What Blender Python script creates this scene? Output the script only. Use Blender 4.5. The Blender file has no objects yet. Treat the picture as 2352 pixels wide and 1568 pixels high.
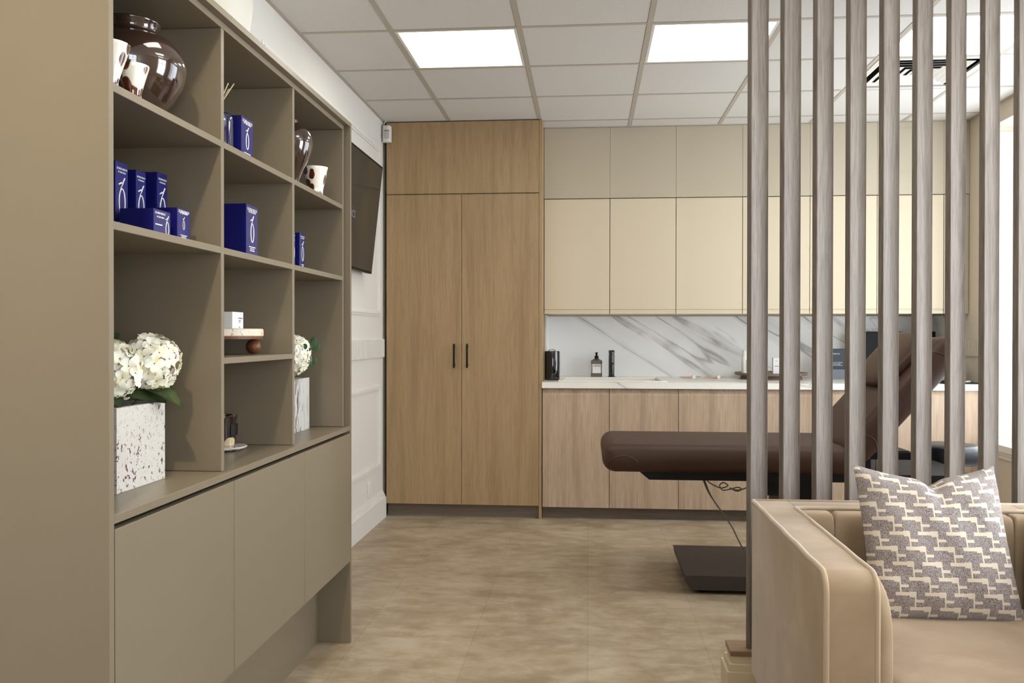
import bpy, bmesh, math, random
from mathutils import Vector, Matrix, noise as mnoise
random.seed(7)
PI = math.pi
C = bpy.context.scene.collection
SC = bpy.context.scene

# ------------------------------------------------------------ camera, world, light, exposure
CAM_H = 1.21
cd = bpy.data.cameras.new('camera'); cam = bpy.data.objects.new('camera', cd); C.objects.link(cam)
SC.camera = cam
cd.sensor_width = 36.0; cd.sensor_fit = 'HORIZONTAL'
cd.lens = 2032.1 / 2352 * 36.0
cd.clip_start = 0.05; cd.clip_end = 60
yaw, pitch, roll = 0.08589, -0.00652, 0.00111
f_ = Vector((-math.sin(yaw)*math.cos(pitch), math.cos(yaw)*math.cos(pitch), math.sin(pitch)))
r_ = Vector((math.cos(yaw), math.sin(yaw), 0)); u_ = r_.cross(f_)
r2 = r_*math.cos(roll) + u_*math.sin(roll); u2 = -r_*math.sin(roll) + u_*math.cos(roll)
M = Matrix((r2, u2, -f_)).transposed().to_4x4(); M.translation = Vector((0, 0, CAM_H))
cam.matrix_world = M

w = bpy.data.worlds.new('world'); SC.world = w; w.use_nodes = True
w.node_tree.nodes['Background'].inputs[0].default_value = (0.80, 0.88, 1.0, 1)
w.node_tree.nodes['Background'].inputs[1].default_value = 1.0
SC.view_settings.view_transform = 'Standard'; SC.view_settings.look = 'None'
SC.view_settings.exposure = 0.36; SC.view_settings.gamma = 1.0
SC.view_settings.use_curve_mapping = False
PANEL_L = 7.5          # radiance of the ceiling panels
PANEL_C = (1.0, 0.95, 0.86)
WIN_L = 5.0            # radiance of the window panes in the treatment room
WIN_C = (0.86, 0.93, 1.0)
FRONT_L = 1.0
SHOP_L = 9.0          # assumed bright shop front behind the photographer, right
SIDE_L = 12.0           # radiance of the unseen fill window added beside the armchair
SPOT_W = 7.0          # unseen assumed warm downlight added to light the near end of the shelving unit

# ------------------------------------------------------------ helpers
def lin(h):
    if isinstance(h, str):
        h = h.lstrip('#'); h = [int(h[i:i+2], 16) for i in (0, 2, 4)]
    o = []
    for c in h:
        c = c/255.0
        o.append(c/12.92 if c <= 0.04045 else ((c+0.055)/1.055)**2.4)
    return (o[0], o[1], o[2], 1)

def mat(name, col, rough=0.5, metal=0.0, spec=0.5, coat=0.0, sheen=0.0):
    m = bpy.data.materials.new(name); m.use_nodes = True
    b = m.node_tree.nodes['Principled BSDF']
    b.inputs['Base Color'].default_value = lin(col) if not isinstance(col, tuple) or len(col) == 3 and max(col) > 1 else col
    b.inputs['Roughness'].default_value = rough; b.inputs['Metallic'].default_value = metal
    b.inputs['Specular IOR Level'].default_value = spec
    b.inputs['Coat Weight'].default_value = coat
    b.inputs['Sheen Weight'].default_value = sheen
    return m

class NT:
    def __init__(s, m):
        s.m = m; s.t = m.node_tree; s.b = s.t.nodes['Principled BSDF']
    def n(s, typ, **kw):
        x = s.t.nodes.new(typ)
        for k, v in kw.items(): setattr(x, k, v)
        return x
    def l(s, a, b): s.t.links.new(a, b)
    def coord(s, kind='Object', scale=(1, 1, 1), rot=(0, 0, 0), loc=(0, 0, 0)):
        tc = s.n('ShaderNodeTexCoord'); mp = s.n('ShaderNodeMapping')
        mp.inputs['Scale'].default_value = scale; mp.inputs['Rotation'].default_value = rot
        mp.inputs['Location'].default_value = loc
        s.l(tc.outputs[kind], mp.inputs[0]); return mp.outputs[0]
    def noise(s, vec, scale=5, detail=4, rough=0.5, dist=0.0):
        x = s.n('ShaderNodeTexNoise'); x.inputs['Scale'].default_value = scale
        x.inputs['Detail'].default_value = detail; x.inputs['Roughness'].default_value = rough
        x.inputs['Distortion'].default_value = dist; s.l(vec, x.inputs['Vector']); return x.outputs['Fac']
    def voro(s, vec, scale=5, feature='F1'):
        x = s.n('ShaderNodeTexVoronoi'); x.feature = feature; x.inputs['Scale'].default_value = scale
        s.l(vec, x.inputs['Vector']); return x.outputs['Distance']
    def ramp(s, fac, stops, interp='LINEAR'):
        x = s.n('ShaderNodeValToRGB'); cr = x.color_ramp; cr.interpolation = interp
        while len(cr.elements) < len(stops): cr.elements.new(0.5)
        for e, (p, c) in zip(cr.elements, stops):
            e.position = p; e.color = lin(c) if not (isinstance(c, tuple) and len(c) == 4) else c
        s.l(fac, x.inputs[0]); return x.outputs[0]
    def fr(s, fac, a, b, c=0.0, d=1.0):
        x = s.n('ShaderNodeMapRange'); x.inputs[1].default_value = a; x.inputs[2].default_value = b
        x.inputs[3].default_value = c; x.inputs[4].default_value = d; s.l(fac, x.inputs[0]); return x.outputs[0]
    def mix(s, fac, a, b, mode='MIX'):
        x = s.n('ShaderNodeMix', data_type='RGBA', blend_type=mode)
        if isinstance(fac, (int, float)): x.inputs[0].default_value = fac
        else: s.l(fac, x.inputs[0])
        for i, v in ((6, a), (7, b)):
            if hasattr(v, 'links'): s.l(v, x.inputs[i])
            else: x.inputs[i].default_value = lin(v)
        return x.outputs[2]
    def m2(s, op, a, b=None):
        x = s.n('ShaderNodeMath', operation=op)
        for i, v in ((0, a), (1, b)):
            if v is None: continue
            if hasattr(v, 'links'): s.l(v, x.inputs[i])
            else: x.inputs[i].default_value = v
        return x.outputs[0]
    def bump(s, h, strength=0.1, dist=0.01):
        x = s.n('ShaderNodeBump'); x.inputs['Strength'].default_value = strength
        x.inputs['Distance'].default_value = dist; s.l(h, x.inputs['Height'])
        s.l(x.outputs[0], s.b.inputs['Normal'])
    def col(s, c): s.l(c, s.b.inputs['Base Color'])

# ------------------------------------------------------------ materials
def paint(name, col, rough=0.55, bump=0.03, spec=0.4):
    m = mat(name, col, rough, spec=spec); t = NT(m); v = t.coord()
    n = t.noise(v, 260, 2); t.bump(n, bump, 0.002); return m

M_ceil_tile = mat('ceiling_tile', (222, 218, 212), 0.95, spec=0.1)
t = NT(M_ceil_tile); v = t.coord(); n = t.noise(v, 190, 3, 0.7)
t.col(t.ramp(n, [(0.3, (206, 203, 198)), (0.62, (226, 223, 218))])); t.bump(n, 0.25, 0.003)
M_grid = paint('ceiling_grid', (184, 176, 164), 0.5)
M_void = mat('dark_void', (30, 28, 26), 0.9, spec=0.1)
M_wall = paint('wall_white', (226, 223, 217), 0.6)
M_wall_cream = paint('wall_cream', (214, 202, 184), 0.6)
M_trim = paint('trim_white', (230, 228, 223), 0.45)
M_kerb = paint('kerb_cream', (196, 180, 152), 0.5)
M_taupe = paint('taupe_lacquer', (121, 110, 92), 0.36, 0.05, 0.5)
M_cream = paint('cream_door', (208, 194, 168), 0.5, 0.02, 0.45)
M_cream2 = paint('cream_panel', (186, 175, 154), 0.55, 0.02, 0.4)

def wood(name, cols, scale=1.0, rough=0.5, lines=0.5, axis='Z'):
    m = mat(name, cols[1], rough, spec=0.35); t = NT(m)
    st = {'Z': (1, 1, 0.045), 'X': (0.045, 1, 1), 'Y': (1, 0.045, 1)}[axis]
    v = t.coord(scale=tuple(s*scale for s in st))
    big = t.noise(v, 22, 4, 0.6, 0.3)
    fine = t.noise(v, 120, 4, 0.7)
    v2 = t.coord(scale=tuple(s*scale for s in {'Z': (1, 1, 0.11), 'X': (0.11, 1, 1), 'Y': (1, 0.11, 1)}[axis]))
    wv = t.n('ShaderNodeTexWave'); wv.wave_type = 'RINGS'; wv.inputs['Scale'].default_value = 5.5
    wv.inputs['Distortion'].default_value = 7.0; wv.inputs['Detail'].default_value = 3; wv.inputs['Detail Scale'].default_value = 1.6
    t.l(v2, wv.inputs['Vector'])
    c = t.mix(0.45, t.ramp(big, [(0.3, cols[0]), (0.5, cols[1]), (0.7, cols[2])]), cols[1])
    f2 = t.fr(fine, 0.44, 0.66, 0, lines)
    c = t.mix(f2, c, cols[0])
    ring = t.fr(wv.outputs['Fac'], 0.86, 1.0, 0, lines*0.55)
    msk = t.fr(t.noise(v, 14, 2), 0.5, 0.62, 0, 1)
    ring = t.m2('MULTIPLY', ring, msk)
    c = t.mix(ring, c, cols[0])
    t.col(c); t.bump(fine, 0.08, 0.001); return m
M_wood = wood('light_wood', [(136, 110, 78), (165, 138, 102), (175, 149, 114)])
M_wood_b = wood('pale_wood', [(150, 128, 107), (184, 161, 137), (196, 174, 151)])
M_plinth = wood('grey_plinth_wood', [(96, 84, 72), (118, 106, 94), (130, 118, 106)], axis='X')
M_slat = wood('grey_slat_wood', [(82, 72, 63), (113, 103, 94), (130, 121, 112)], 1.6, 0.5, 0.75)
M_cap = wood('brown_cap_wood', [(108, 84, 64), (134, 108, 86), (146, 122, 98)], 1.5, 0.45, 0.5, axis='X')

def marble(name, base=(252, 251, 249), rot=(0, math.radians(-33), 0), vein=(150, 146, 142), s=1.0, seed=(0, 0, 0)):
    m = mat(name, base, 0.25, spec=0.5); t = NT(m)
    v = t.coord(rot=rot, loc=seed)
    mp = t.n('ShaderNodeMapping'); mp.inputs['Scale'].default_value = (0.22*s, 1.0*s, 2.2*s); t.l(v, mp.inputs[0]); vv = mp.outputs[0]
    n1 = t.noise(vv, 1.25, 4, 0.42, 0.25)
    band = t.m2('ABSOLUTE', t.m2('SUBTRACT', n1, 0.5))
    b1 = t.fr(band, 0.0, 0.055, 0.42, 0.0)
    msk = t.fr(t.noise(v, 1.6, 2), 0.42, 0.6, 0.0, 1.0)
    b1 = t.m2('MULTIPLY', b1, msk)
    l1 = t.fr(band, 0.0, 0.008, 0.75, 0.0)
    l1 = t.m2('MULTIPLY', l1, t.fr(t.noise(v, 4, 3), 0.35, 0.6, 0.1, 1.0))
    n2 = t.noise(vv, 2.6, 4, 0.45, 0.3)
    l2 = t.fr(t.m2('ABSOLUTE', t.m2('SUBTRACT', n2, 0.47)), 0.0, 0.009, 0.5, 0.0)
    l2 = t.m2('MULTIPLY', l2, t.fr(t.noise(v, 2.3, 2), 0.5, 0.65, 0.0, 1.0))
    tot = t.m2('MINIMUM', t.m2('ADD', t.m2('ADD', b1, l1), l2), 0.9)
    t.col(t.mix(tot, base, vein)); return m
M_marble = marble('white_marble', seed=(0.35, 0, 0.2))
M_marble_top = marble('marble_worktop', base=(238, 234, 226), rot=(0, 0, math.radians(35)), s=1.1)

M_floor = mat('stone_effect_floor', (165, 145, 115), 0.42, spec=0.45)
t = NT(M_floor); v = t.coord(scale=(1, 1.8, 1)); va = t.coord(scale=(1, 1.3, 1))
a = t.noise(va, 2.2, 6, 0.6, 0.4); b = t.noise(v, 7.5, 7, 0.66, 0.3); c3 = t.noise(v, 34, 4, 0.7)
base = t.ramp(a, [(0.32, (144, 126, 102)), (0.5, (164, 147, 122)), (0.66, (179, 163, 140))])
base = t.mix(t.fr(b, 0.5, 0.68, 0, 0.6), base, (192, 180, 160))
base = t.mix(t.fr(b, 0.48, 0.32, 0, 0.5), base, (130, 112, 86))
base = t.mix(t.fr(c3, 0.62, 0.7, 0, 0.35), base, (112, 94, 70))
br = t.n('ShaderNodeTexBrick'); br.inputs['Scale'].default_value = 1.0
br.inputs['Brick Width'].default_value = 0.61; br.inputs['Row Height'].default_value = 0.457
br.inputs['Mortar Size'].default_value = 0.0012; br.inputs['Color1'].default_value = (1, 1, 1, 1)
br.inputs['Color2'].default_value = (0.93, 0.93, 0.93, 1); br.inputs['Mortar'].default_value = (0.72, 0.72, 0.72, 1)
t.l(t.coord(rot=(0, 0, PI/2)), br.inputs['Vector'])
t.col(t.mix(1.0, base, br.outputs['Color'], 'MULTIPLY'))
t.bump(c3, 0.06, 0.002)

M_leather = mat('brown_leather', (62, 39, 27), 0.5, spec=0.32)
t = NT(M_leather); v = t.coord(); n = t.voro(v, 420); t.bump(n, 0.12, 0.001)
M_leather_seam = mat('leather_piping', (70, 48, 36), 0.5)
M_black_metal = mat('black_metal', (16, 16, 17), 0.5, spec=0.25)
M_black_plastic = mat('black_plastic', (12, 12, 13), 0.45, spec=0.2)
M_black_gloss = mat('black_gloss', (6, 7, 10), 0.08, spec=0.6, coat=0.6)
M_black_leather = mat('black_leather', (24, 26, 32), 0.32, spec=0.6)
M_base_plate = mat('grey_black_steel', (60, 55, 52), 0.5, spec=0.4)
M_chrome = mat('chrome', (210, 210, 212), 0.15, metal=1.0)
M_white_plastic = mat('white_plastic', (226, 222, 214), 0.4)
M_white_ceramic = mat('white_ceramic', (232, 228, 220), 0.3, coat=0.2)
M_white_card = mat('white_card', (236, 234, 232), 0.5)
M_ink = mat('dark_ink', (70, 70, 74), 0.7)
M_ink_light = mat('white_print', (236, 232, 226), 0.6)
M_velvet = mat('tan_velvet', (176, 150, 118), 0.85, spec=0.25, sheen=0.3)
t = NT(M_velvet); v = t.coord(); n = t.noise(v, 5, 4, 0.6, 0.5); n2 = t.noise(v, 700, 2)
t.col(t.ramp(n, [(0.3, (142, 121, 96)), (0.55, (154, 133, 108)), (0.75, (167, 146, 121))])); t.bump(n2, 0.1, 0.001)
M_velvet.node_tree.nodes['Principled BSDF'].inputs['Sheen Roughness'].default_value = 0.4
M_piping = mat('velvet_piping', (166, 144, 116), 0.8, sheen=0.5)
M_brown_glaze = mat('brown_glaze', (52, 35, 28), 0.1, spec=0.6, coat=1.0)
M_brown_glaze.node_tree.nodes['Principled BSDF'].inputs['Coat Roughness'].default_value = 0.03
M_blue_box = mat('blue_carton', (21, 22, 98), 0.3, spec=0.4, coat=0.2)
M_blue_glass = mat('dark_blue_glass', (8, 10, 60), 0.06, spec=0.6, coat=1.0)
M_reed = mat('reed', (205, 188, 150), 0.7)
M_petal = mat('cream_petal', (238, 232, 208), 0.7, spec=0.2)
t = NT(M_petal); v = t.coord(); n = t.noise(v, 40, 3)
t.col(t.ramp(n, [(0.3, (232, 222, 186)), (0.6, (242, 239, 226))]))
M_petal.node_tree.nodes['Principled BSDF'].inputs['Subsurface Weight'].default_value = 0.15
M_petal.node_tree.nodes['Principled BSDF'].inputs['Subsurface Scale'].default_value = 0.01
M_flower_eye = mat('flower_eye', (110, 78, 50), 0.7)
M_leaf = mat('hydrangea_leaf', (70, 88, 48), 0.5)
t = NT(M_leaf); v = t.coord(); n = t.noise(v, 25, 3); t.col(t.ramp(n, [(0.3, (44, 66, 36)), (0.7, (88, 104, 58))]))
M_leaf2 = mat('eucalyptus_leaf', (62, 92, 62), 0.5)
M_walnut = wood('walnut', [(70, 40, 22), (112, 70, 42), (134, 90, 58)], 6, 0.35, 0.5)

def speckle(name, base, spots, dens=0.5, sc=60, stretch=(1, 1, 1), rough=0.45):
    m = mat(name, base, rough, spec=0.5); t = NT(m); v = t.coord(scale=stretch)
    n1 = t.noise(v, sc*0.12, 4, 0.6); n2 = t.noise(v, sc, 3, 0.65); n3 = t.noise(v, sc*1.9, 2, 0.6)
    c = t.mix(t.fr(n1, 0.4, 0.7, 0, 0.5), base, (186, 182, 178))
    s1 = t.m2('MULTIPLY', t.fr(n2, 0.64-dens*0.06, 0.68-dens*0.06, 0, 1), t.fr(n1, 0.45, 0.52, 0.2, 1))
    c = t.mix(s1, c, spots[0]); s2 = t.fr(n3, 0.66, 0.7, 0, 0.8); c = t.mix(s2, c, spots[1])
    t.col(c); return m
M_stone = speckle('speckled_granite', (200, 196, 188), ((84, 50, 50), (84, 76, 74)), 1.1, 78)
M_stone2 = speckle('striped_granite', (200, 197, 192), ((52, 44, 44), (70, 62, 60)), 1.6, 62, (1, 1, 0.13))
M_travertine = speckle('travertine', (222, 205, 180), ((160, 130, 100), (190, 165, 135)), 0, 70)
M_plate = speckle('brown_white_marble', (206, 194, 186), ((92, 60, 52), (150, 130, 120)), 1.5, 45, rough=0.12)

def tortoise(name, base, spot, sc=38, thr=0.40, rough=0.08):
    m = mat(name, base, rough, spec=0.6, coat=0.8); t = NT(m); v = t.coord(scale=(1, 1, 0.7))
    d = t.n('ShaderNodeTexNoise'); d.inputs['Scale'].default_value = 20; t.l(v, d.inputs['Vector'])
    vm = t.n('ShaderNodeVectorMath', operation='MULTIPLY_ADD'); t.l(d.outputs['Color'], vm.inputs[0])
    vm.inputs[1].default_value = (0.03, 0.03, 0.03); t.l(v, vm.inputs[2])
    f = t.voro(vm.outputs[0], sc); c = t.mix(t.fr(f, thr, thr-0.06, 0, 1), base, spot); t.col(c); return m
M_tort = tortoise('speckled_glass', (236, 230, 218), (88, 38, 18), 30, 0.47)
M_tort_dark = tortoise('tortoise_glass', (34, 24, 20), (188, 168, 132), 26, 0.46)

def emit(name, col, strength):
    m = bpy.data.materials.new(name); m.use_nodes = True; t = m.node_tree; t.nodes.clear()
    o = t.nodes.new('ShaderNodeOutputMaterial'); e = t.nodes.new('ShaderNodeEmission')
    e.inputs[0].default_value = (*col, 1); e.inputs[1].default_value = strength
    t.links.new(e.outputs[0], o.inputs[0]); return m
M_light = emit('lit_diffuser', PANEL_C, PANEL_L)
M_pane = emit('bright_window_pane', WIN_C, WIN_L)
M_pane_shop = emit('shop_front_pane', WIN_C, SHOP_L)
M_pane_side = emit('side_fill_pane', WIN_C, SIDE_L)
M_pane_front = emit('bright_front_pane', WIN_C, FRONT_L)
M_screen = mat('screen_picture', (40, 44, 42), 0.12, spec=0.3)
t = NT(M_screen); v = t.coord(scale=(1, 1.6, 0.9), rot=(0.5, 0, 0)); n = t.noise(v, 3.2, 2, 0.5, 0.8)
cc = t.ramp(n, [(0.3, (16, 30, 36)), (0.5, (34, 37, 36)), (0.75, (44, 45, 26))]); t.col(cc)
t.l(cc, t.b.inputs['Emission Color']); t.b.inputs['Emission Strength'].default_value = 0.25
M_bottle = mat('smoky_bottle', (104, 92, 80), 0.12, spec=0.6, coat=0.6)
M_glass_clear = mat('grey_acrylic', (170, 166, 156), 0.2)
M_dark_card = mat('slate_card', (48, 58, 66), 0.5)
M_grey_card = mat('grey_card', (112, 116, 126), 0.5)
M_tray = wood('grey_brown_tray', [(92, 76, 62), (132, 114, 98), (150, 134, 118)], 4, 0.5, 0.6, axis='X')
M_rose = mat('rose_metal', (206, 172, 152), 0.3, metal=0.6)
M_cable = mat('grey_cable', (120, 116, 108), 0.5)

# maze fabric of the scatter cushion (UV in units of pattern cells)
M_maze = mat('maze_fabric', (128, 118, 120), 0.9, spec=0.15)
t = NT(M_maze)
tc = t.n('ShaderNodeTexCoord'); sep = t.n('ShaderNodeSeparateXYZ'); t.l(tc.outputs['UV'], sep.inputs[0])
UX, UY = sep.outputs[0], sep.outputs[1]
def rect(x0, y0, ww, hh):
    def inr(c, a, b):
        d = t.m2('FLOORED_MODULO', t.m2('SUBTRACT', c, a), 8.0); return t.m2('LESS_THAN', d, b)
    return t.m2('MULTIPLY', inr(UX, x0, ww), inr(UY, y0, hh))
rs = [rect(0, 0, 0.42, 4), rect(4, 4, 0.42, 4), rect(-1.2, -0.5, 5.7, 0.95), rect(2.8, 3.5, 5.7, 0.95),
      rect(-1.4, 3.1, 1.85, 1.5), rect(2.6, -0.9, 1.85, 1.5), rect(0, 1.7, 2.5, 0.75), rect(4, 5.7, 2.5, 0.75)]
tot = rs[0]
for q in rs[1:]: tot = t.m2('MAXIMUM', tot, q)
vv = t.coord(scale=(1, 1, 0.25)); fn = t.noise(vv, 900, 2, 0.7)
grey = t.ramp(fn, [(0.36, (80, 70, 70)), (0.62, (180, 170, 166))])
t.col(t.mix(tot, grey, (214, 202, 184)))
t.bump(t.m2('ADD', t.m2('MULTIPLY', fn, 0.5), t.m2('MULTIPLY', tot, -0.5)), 0.3, 0.001)

# ------------------------------------------------------------ mesh builders
def box(bm, x0, x1, y0, y1, z0, z1, bev=0.0, seg=2):
    vs = [bm.verts.new((x, y, z)) for x in (x0, x1) for y in (y0, y1) for z in (z0, z1)]
    idx = [(0, 1, 3, 2), (4, 6, 7, 5), (0, 4, 5, 1), (2, 3, 7, 6), (0, 2, 6, 4), (1, 5, 7, 3)]
    fs = [bm.faces.new([vs[i] for i in q]) for q in idx]
    if bev > 0:
        es = list({e for f in fs for e in f.edges})
        bmesh.ops.bevel(bm, geom=es, offset=bev, segments=seg, affect='EDGES', profile=0.5, clamp_overlap=True)
def boxes(*a, bev=0.0, seg=2):
    bm = bmesh.new()
    for q in a: box(bm, *q, bev=bev, seg=seg)
    return bm
def lathe(bm, prof, cx=0, cy=0, n=40, cap=True):
    rings = []
    for r, z in prof:
        rings.append([bm.verts.new((cx+r*math.cos(2*PI*i/n), cy+r*math.sin(2*PI*i/n), z)) for i in range(n)])
    for a, b in zip(rings, rings[1:]):
        for i in range(n):
            bm.faces.new((a[i], a[(i+1) % n], b[(i+1) % n], b[i]))
    if cap:
        if prof[0][0] > 1e-5: bm.faces.new(rings[0][::-1])
        if prof[-1][0] > 1e-5: bm.faces.new(rings[-1])
def tube(bm, pts, r, n=8, closed=False):
    pts = [Vector(p) for p in pts]; rings = []
    N = len(pts); x = None
    for i, p in enumerate(pts):
        a = pts[(i-1) % N] if (closed or i > 0) else p; b = pts[(i+1) % N] if (closed or i < N-1) else p
        d = (b-a).normalized()
        if x is None: x = d.orthogonal().normalized()
        else: x = (x - d*x.dot(d)).normalized()
        y = d.cross(x).normalized()
        rr = r[i] if isinstance(r, (list, tuple)) else r
        rings.append([bm.verts.new(p + x*rr*math.cos(2*PI*k/n) + y*rr*math.sin(2*PI*k/n)) for k in range(n)])
    pr = list(zip(rings, rings[1:])) + ([(rings[-1], rings[0])] if closed else [])
    for a, b in pr:
        for k in range(n): bm.faces.new((a[k], a[(k+1) % n], b[(k+1) % n], b[k]))
    if not closed:
        bm.faces.new(rings[0][::-1]); bm.faces.new(rings[-1])
def smooth_path(pts, k=6):
    P = [Vector(p) for p in pts]; out = []
    for i in range(len(P)-1):
        p0 = P[max(i-1, 0)]; p1 = P[i]; p2 = P[i+1]; p3 = P[min(i+2, len(P)-1)]
        for j in range(k):
            s = j/k
            out.append(0.5*((2*p1)+(-p0+p2)*s+(2*p0-5*p1+4*p2-p3)*s*s+(-p0+3*p1-3*p2+p3)*s**3))
    out.append(P[-1]); return out
def prism(bm, poly, axis, a, b, bev=0.0, seg=3):
    # poly: 2D points; axis 'X' -> (y,z) extruded along x, 'Y' -> (x,z), 'Z' -> (x,y)
    def P(p, h):
        return {'X': (h, p[0], p[1]), 'Y': (p[0], h, p[1]), 'Z': (p[0], p[1], h)}[axis]
    A = [bm.verts.new(P(p, a)) for p in poly]; B = [bm.verts.new(P(p, b)) for p in poly]
    fs = [bm.faces.new(A), bm.faces.new(B[::-1])]
    n = len(poly)
    for i in range(n): fs.append(bm.faces.new((A[i], B[i], B[(i+1) % n], A[(i+1) % n])))
    if bev > 0:
        es = [e for f in fs[:2] for e in f.edges]
        bmesh.ops.bevel(bm, geom=list(set(es)), offset=bev, segments=seg, affect='EDGES', profile=0.5, clamp_overlap=True)
def sphere(bm, c, r, s=(1, 1, 1), u=20, v=14):
    m = Matrix.Translation(c) @ Matrix.Diagonal((r*s[0], r*s[1], r*s[2], 1))
    bmesh.ops.create_uvsphere(bm, u_segments=u, v_segments=v, radius=1.0, matrix=m)
def puff(bm, x0, x1, y0, y1, z0, z1, e=4.0, n=18, m=10):
    # cushion: superellipsoid filling the box
    cx, cy, cz = (x0+x1)/2, (y0+y1)/2, (z0+z1)/2; a, b, c = (x1-x0)/2, (y1-y0)/2, (z1-z0)/2
    def sg(v, p): return math.copysign(abs(v)**p, v)
    p = 2.0/e; N = n*4; Mv = m*2; rings = []
    for j in range(Mv+1):
        ph = -PI/2 + PI*j/Mv; row = []
        for i in range(N):
            th = 2*PI*i/N
            row.append(bm.verts.new((cx+a*sg(math.cos(ph), p)*sg(math.cos(th), p), cy+b*sg(math.cos(ph), p)*sg(math.sin(th), p), cz+c*sg(math.sin(ph), p))))
        rings.append(row)
    for r0, r1 in zip(rings, rings[1:]):
        for i in range(N): bm.faces.new((r0[i], r0[(i+1) % N], r1[(i+1) % N], r1[i]))
    bmesh.ops.remove_doubles(bm, verts=[q for r in (rings[0], rings[-1]) for q in r], dist=1e-6)

def mesh_obj(name, bm, m, parent=None, smooth=False, org=(0, 0, 0)):
    org = Vector(org)
    if org.length > 0: bmesh.ops.translate(bm, verts=bm.verts, vec=-org)
    bmesh.ops.recalc_face_normals(bm, faces=bm.faces)
    me = bpy.data.meshes.new(name); bm.to_mesh(me); bm.free()
    if isinstance(m, (list, tuple)):
        for q in m: me.materials.append(q)
    else: me.materials.append(m)
    if smooth:
        me.polygons.foreach_set('use_smooth', [True]*len(me.polygons))
        if smooth != 'all':
            try: me.set_sharp_from_angle(angle=math.radians(40))
            except Exception: pass
    o = bpy.data.objects.new(name, me); C.objects.link(o)
    if parent is None: o.location = org
    else: o.parent = parent
    return o
def structure(name, bm, m, smooth=False, parent=None, org=(0, 0, 0)):
    o = mesh_obj(name, bm, m, parent, smooth, org)
    if parent is None: o['kind'] = 'structure'
    return o
def tag(o, label, cat, group=None):
    o['label'] = label; o['category'] = cat
    if group: o['group'] = group
    return o
class Thing:
    def __init__(s, name, label, cat, base, group=None, rotz=0.0):
        s.o = bpy.data.objects.new(name, None); C.objects.link(s.o); s.o.location = base; s.o.rotation_euler = (0, 0, rotz)
        s.o.empty_display_size = 0.1
        s.base = Vector(base); tag(s.o, label, cat, group)
    def part(s, name, bm, m, parent=None, smooth=False, local=False, label=None):
        o = mesh_obj(name, bm, m, parent or s.o, smooth, (0, 0, 0) if local else s.base)
        o.location = (0, 0, 0)
        if label: o['label'] = label
        return o
def single(name, bm, m, label, cat, base, group=None, smooth=False):
    o = mesh_obj(name, bm, m, None, smooth, base); return tag(o, label, cat, group)
def text_mesh(txt, size, m, loc, rot, width=None, align='CENTER', extrude=0.0002):
    cu = bpy.data.curves.new('lettering', 'FONT'); cu.body = txt; cu.size = size; cu.align_x = align; cu.align_y = 'CENTER'
    cu.extrude = extrude
    o = bpy.data.objects.new('lettering', cu); C.objects.link(o)
    dg = bpy.context.evaluated_depsgraph_get(); me = bpy.data.meshes.new_from_object(o.evaluated_get(dg))
    bpy.data.objects.remove(o); bpy.data.curves.remove(cu)
    bm = bmesh.new(); bm.from_mesh(me); bpy.data.meshes.remove(me)
    if width:
        xs = [v.co.x for v in bm.verts]
        if xs:
            s = width/(max(xs)-min(xs)); bmesh.ops.scale(bm, vec=(s, 1, 1), verts=bm.verts)
    R = Matrix.Translation(loc) @ {'X': Matrix.Rotation(PI/2, 4, 'Z') @ Matrix.Rotation(PI/2, 4, 'X'), '-Y': Matrix.Rotation(PI/2, 4, 'X')}[rot]
    bm.transform(R); return bm
def join(bm, other):
    me = bpy.data.meshes.new('tmp'); other.to_mesh(me); other.free(); bm.from_mesh(me); bpy.data.meshes.remove(me)

# ------------------------------------------------------------ room shell
XL, XR, YB, YF, ZC = -1.37, 2.51, 6.72, -2.3, 2.635
structure('floor', boxes((XL-0.02, XR+0.3, YF, YB, -0.05, 0.0)), M_floor)
GX = [-0.9215+0.6*i for i in range(6)]; GY = [4.088+0.6*j for j in range(-10, 4)]
bm = boxes((XL-0.1, XR+0.4, YF-0.1, YB+0.1, ZC+0.03, ZC+0.06))
ceil = structure('ceiling', bm, M_void)
LIGHTS = [(GX[0], 4.088), (GX[2], 4.088), (GX[4], 4.088), (GX[0], 1.688), (GX[2], 1.688), (GX[4], 1.688)]
VENT = (GX[4], 4.688)
xs = [XL] + GX + [XR]; ys = [YF] + GY + [6.09]
bm = bmesh.new()
def near(a, b): return abs(a-b) < 0.02
for i in range(len(xs)-1):
    for j in range(len(ys)-1):
        if any(near(xs[i], a) and near(ys[j], b) for a, b in LIGHTS+[VENT]): continue
        x0 = xs[i]+(0.013 if i else 0.02); x1 = xs[i+1]-(0.013 if i < len(xs)-2 else 0.02)
        y0 = ys[j]+0.013; y1 = ys[j+1]-0.013
        if i == 0 and ys[j+1] > 6.0 or i == 1 and ys[j] > 5.8:
            pass
        box(bm, x0, x1, y0, y1, ZC+0.002, ZC+0.02)
mesh_obj('tile', bm, M_ceil_tile, ceil)
bm = bmesh.new()
for x in GX: box(bm, x-0.012, x+0.012, YF, 6.09, ZC, ZC+0.008)
for y in GY[:]:
    for i in range(len(xs)-1): box(bm, xs[i]+0.012, xs[i+1]-0.012, y-0.012, y+0.012, ZC+0.0004, ZC+0.0084)
box(bm, XL, XL+0.02, YF, 5.82, ZC-0.001, ZC+0.008); box(bm, XR-0.02, XR, YF, 6.09, ZC-0.001, ZC+0.008)
box(bm, -0.303, XR-0.02, 6.07, 6.09, ZC-0.001, ZC+0.008)
mesh_obj('grid', bm, M_grid, ceil)

structure('wall_left', boxes((XL-0.12, XL, YF, YB+0.1, 0, ZC+0.03)), M_wall)
structure('wall_back', boxes((XL, XR+0.12, YB, YB+0.1, 0, ZC+0.03)), M_wall_cream)
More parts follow.
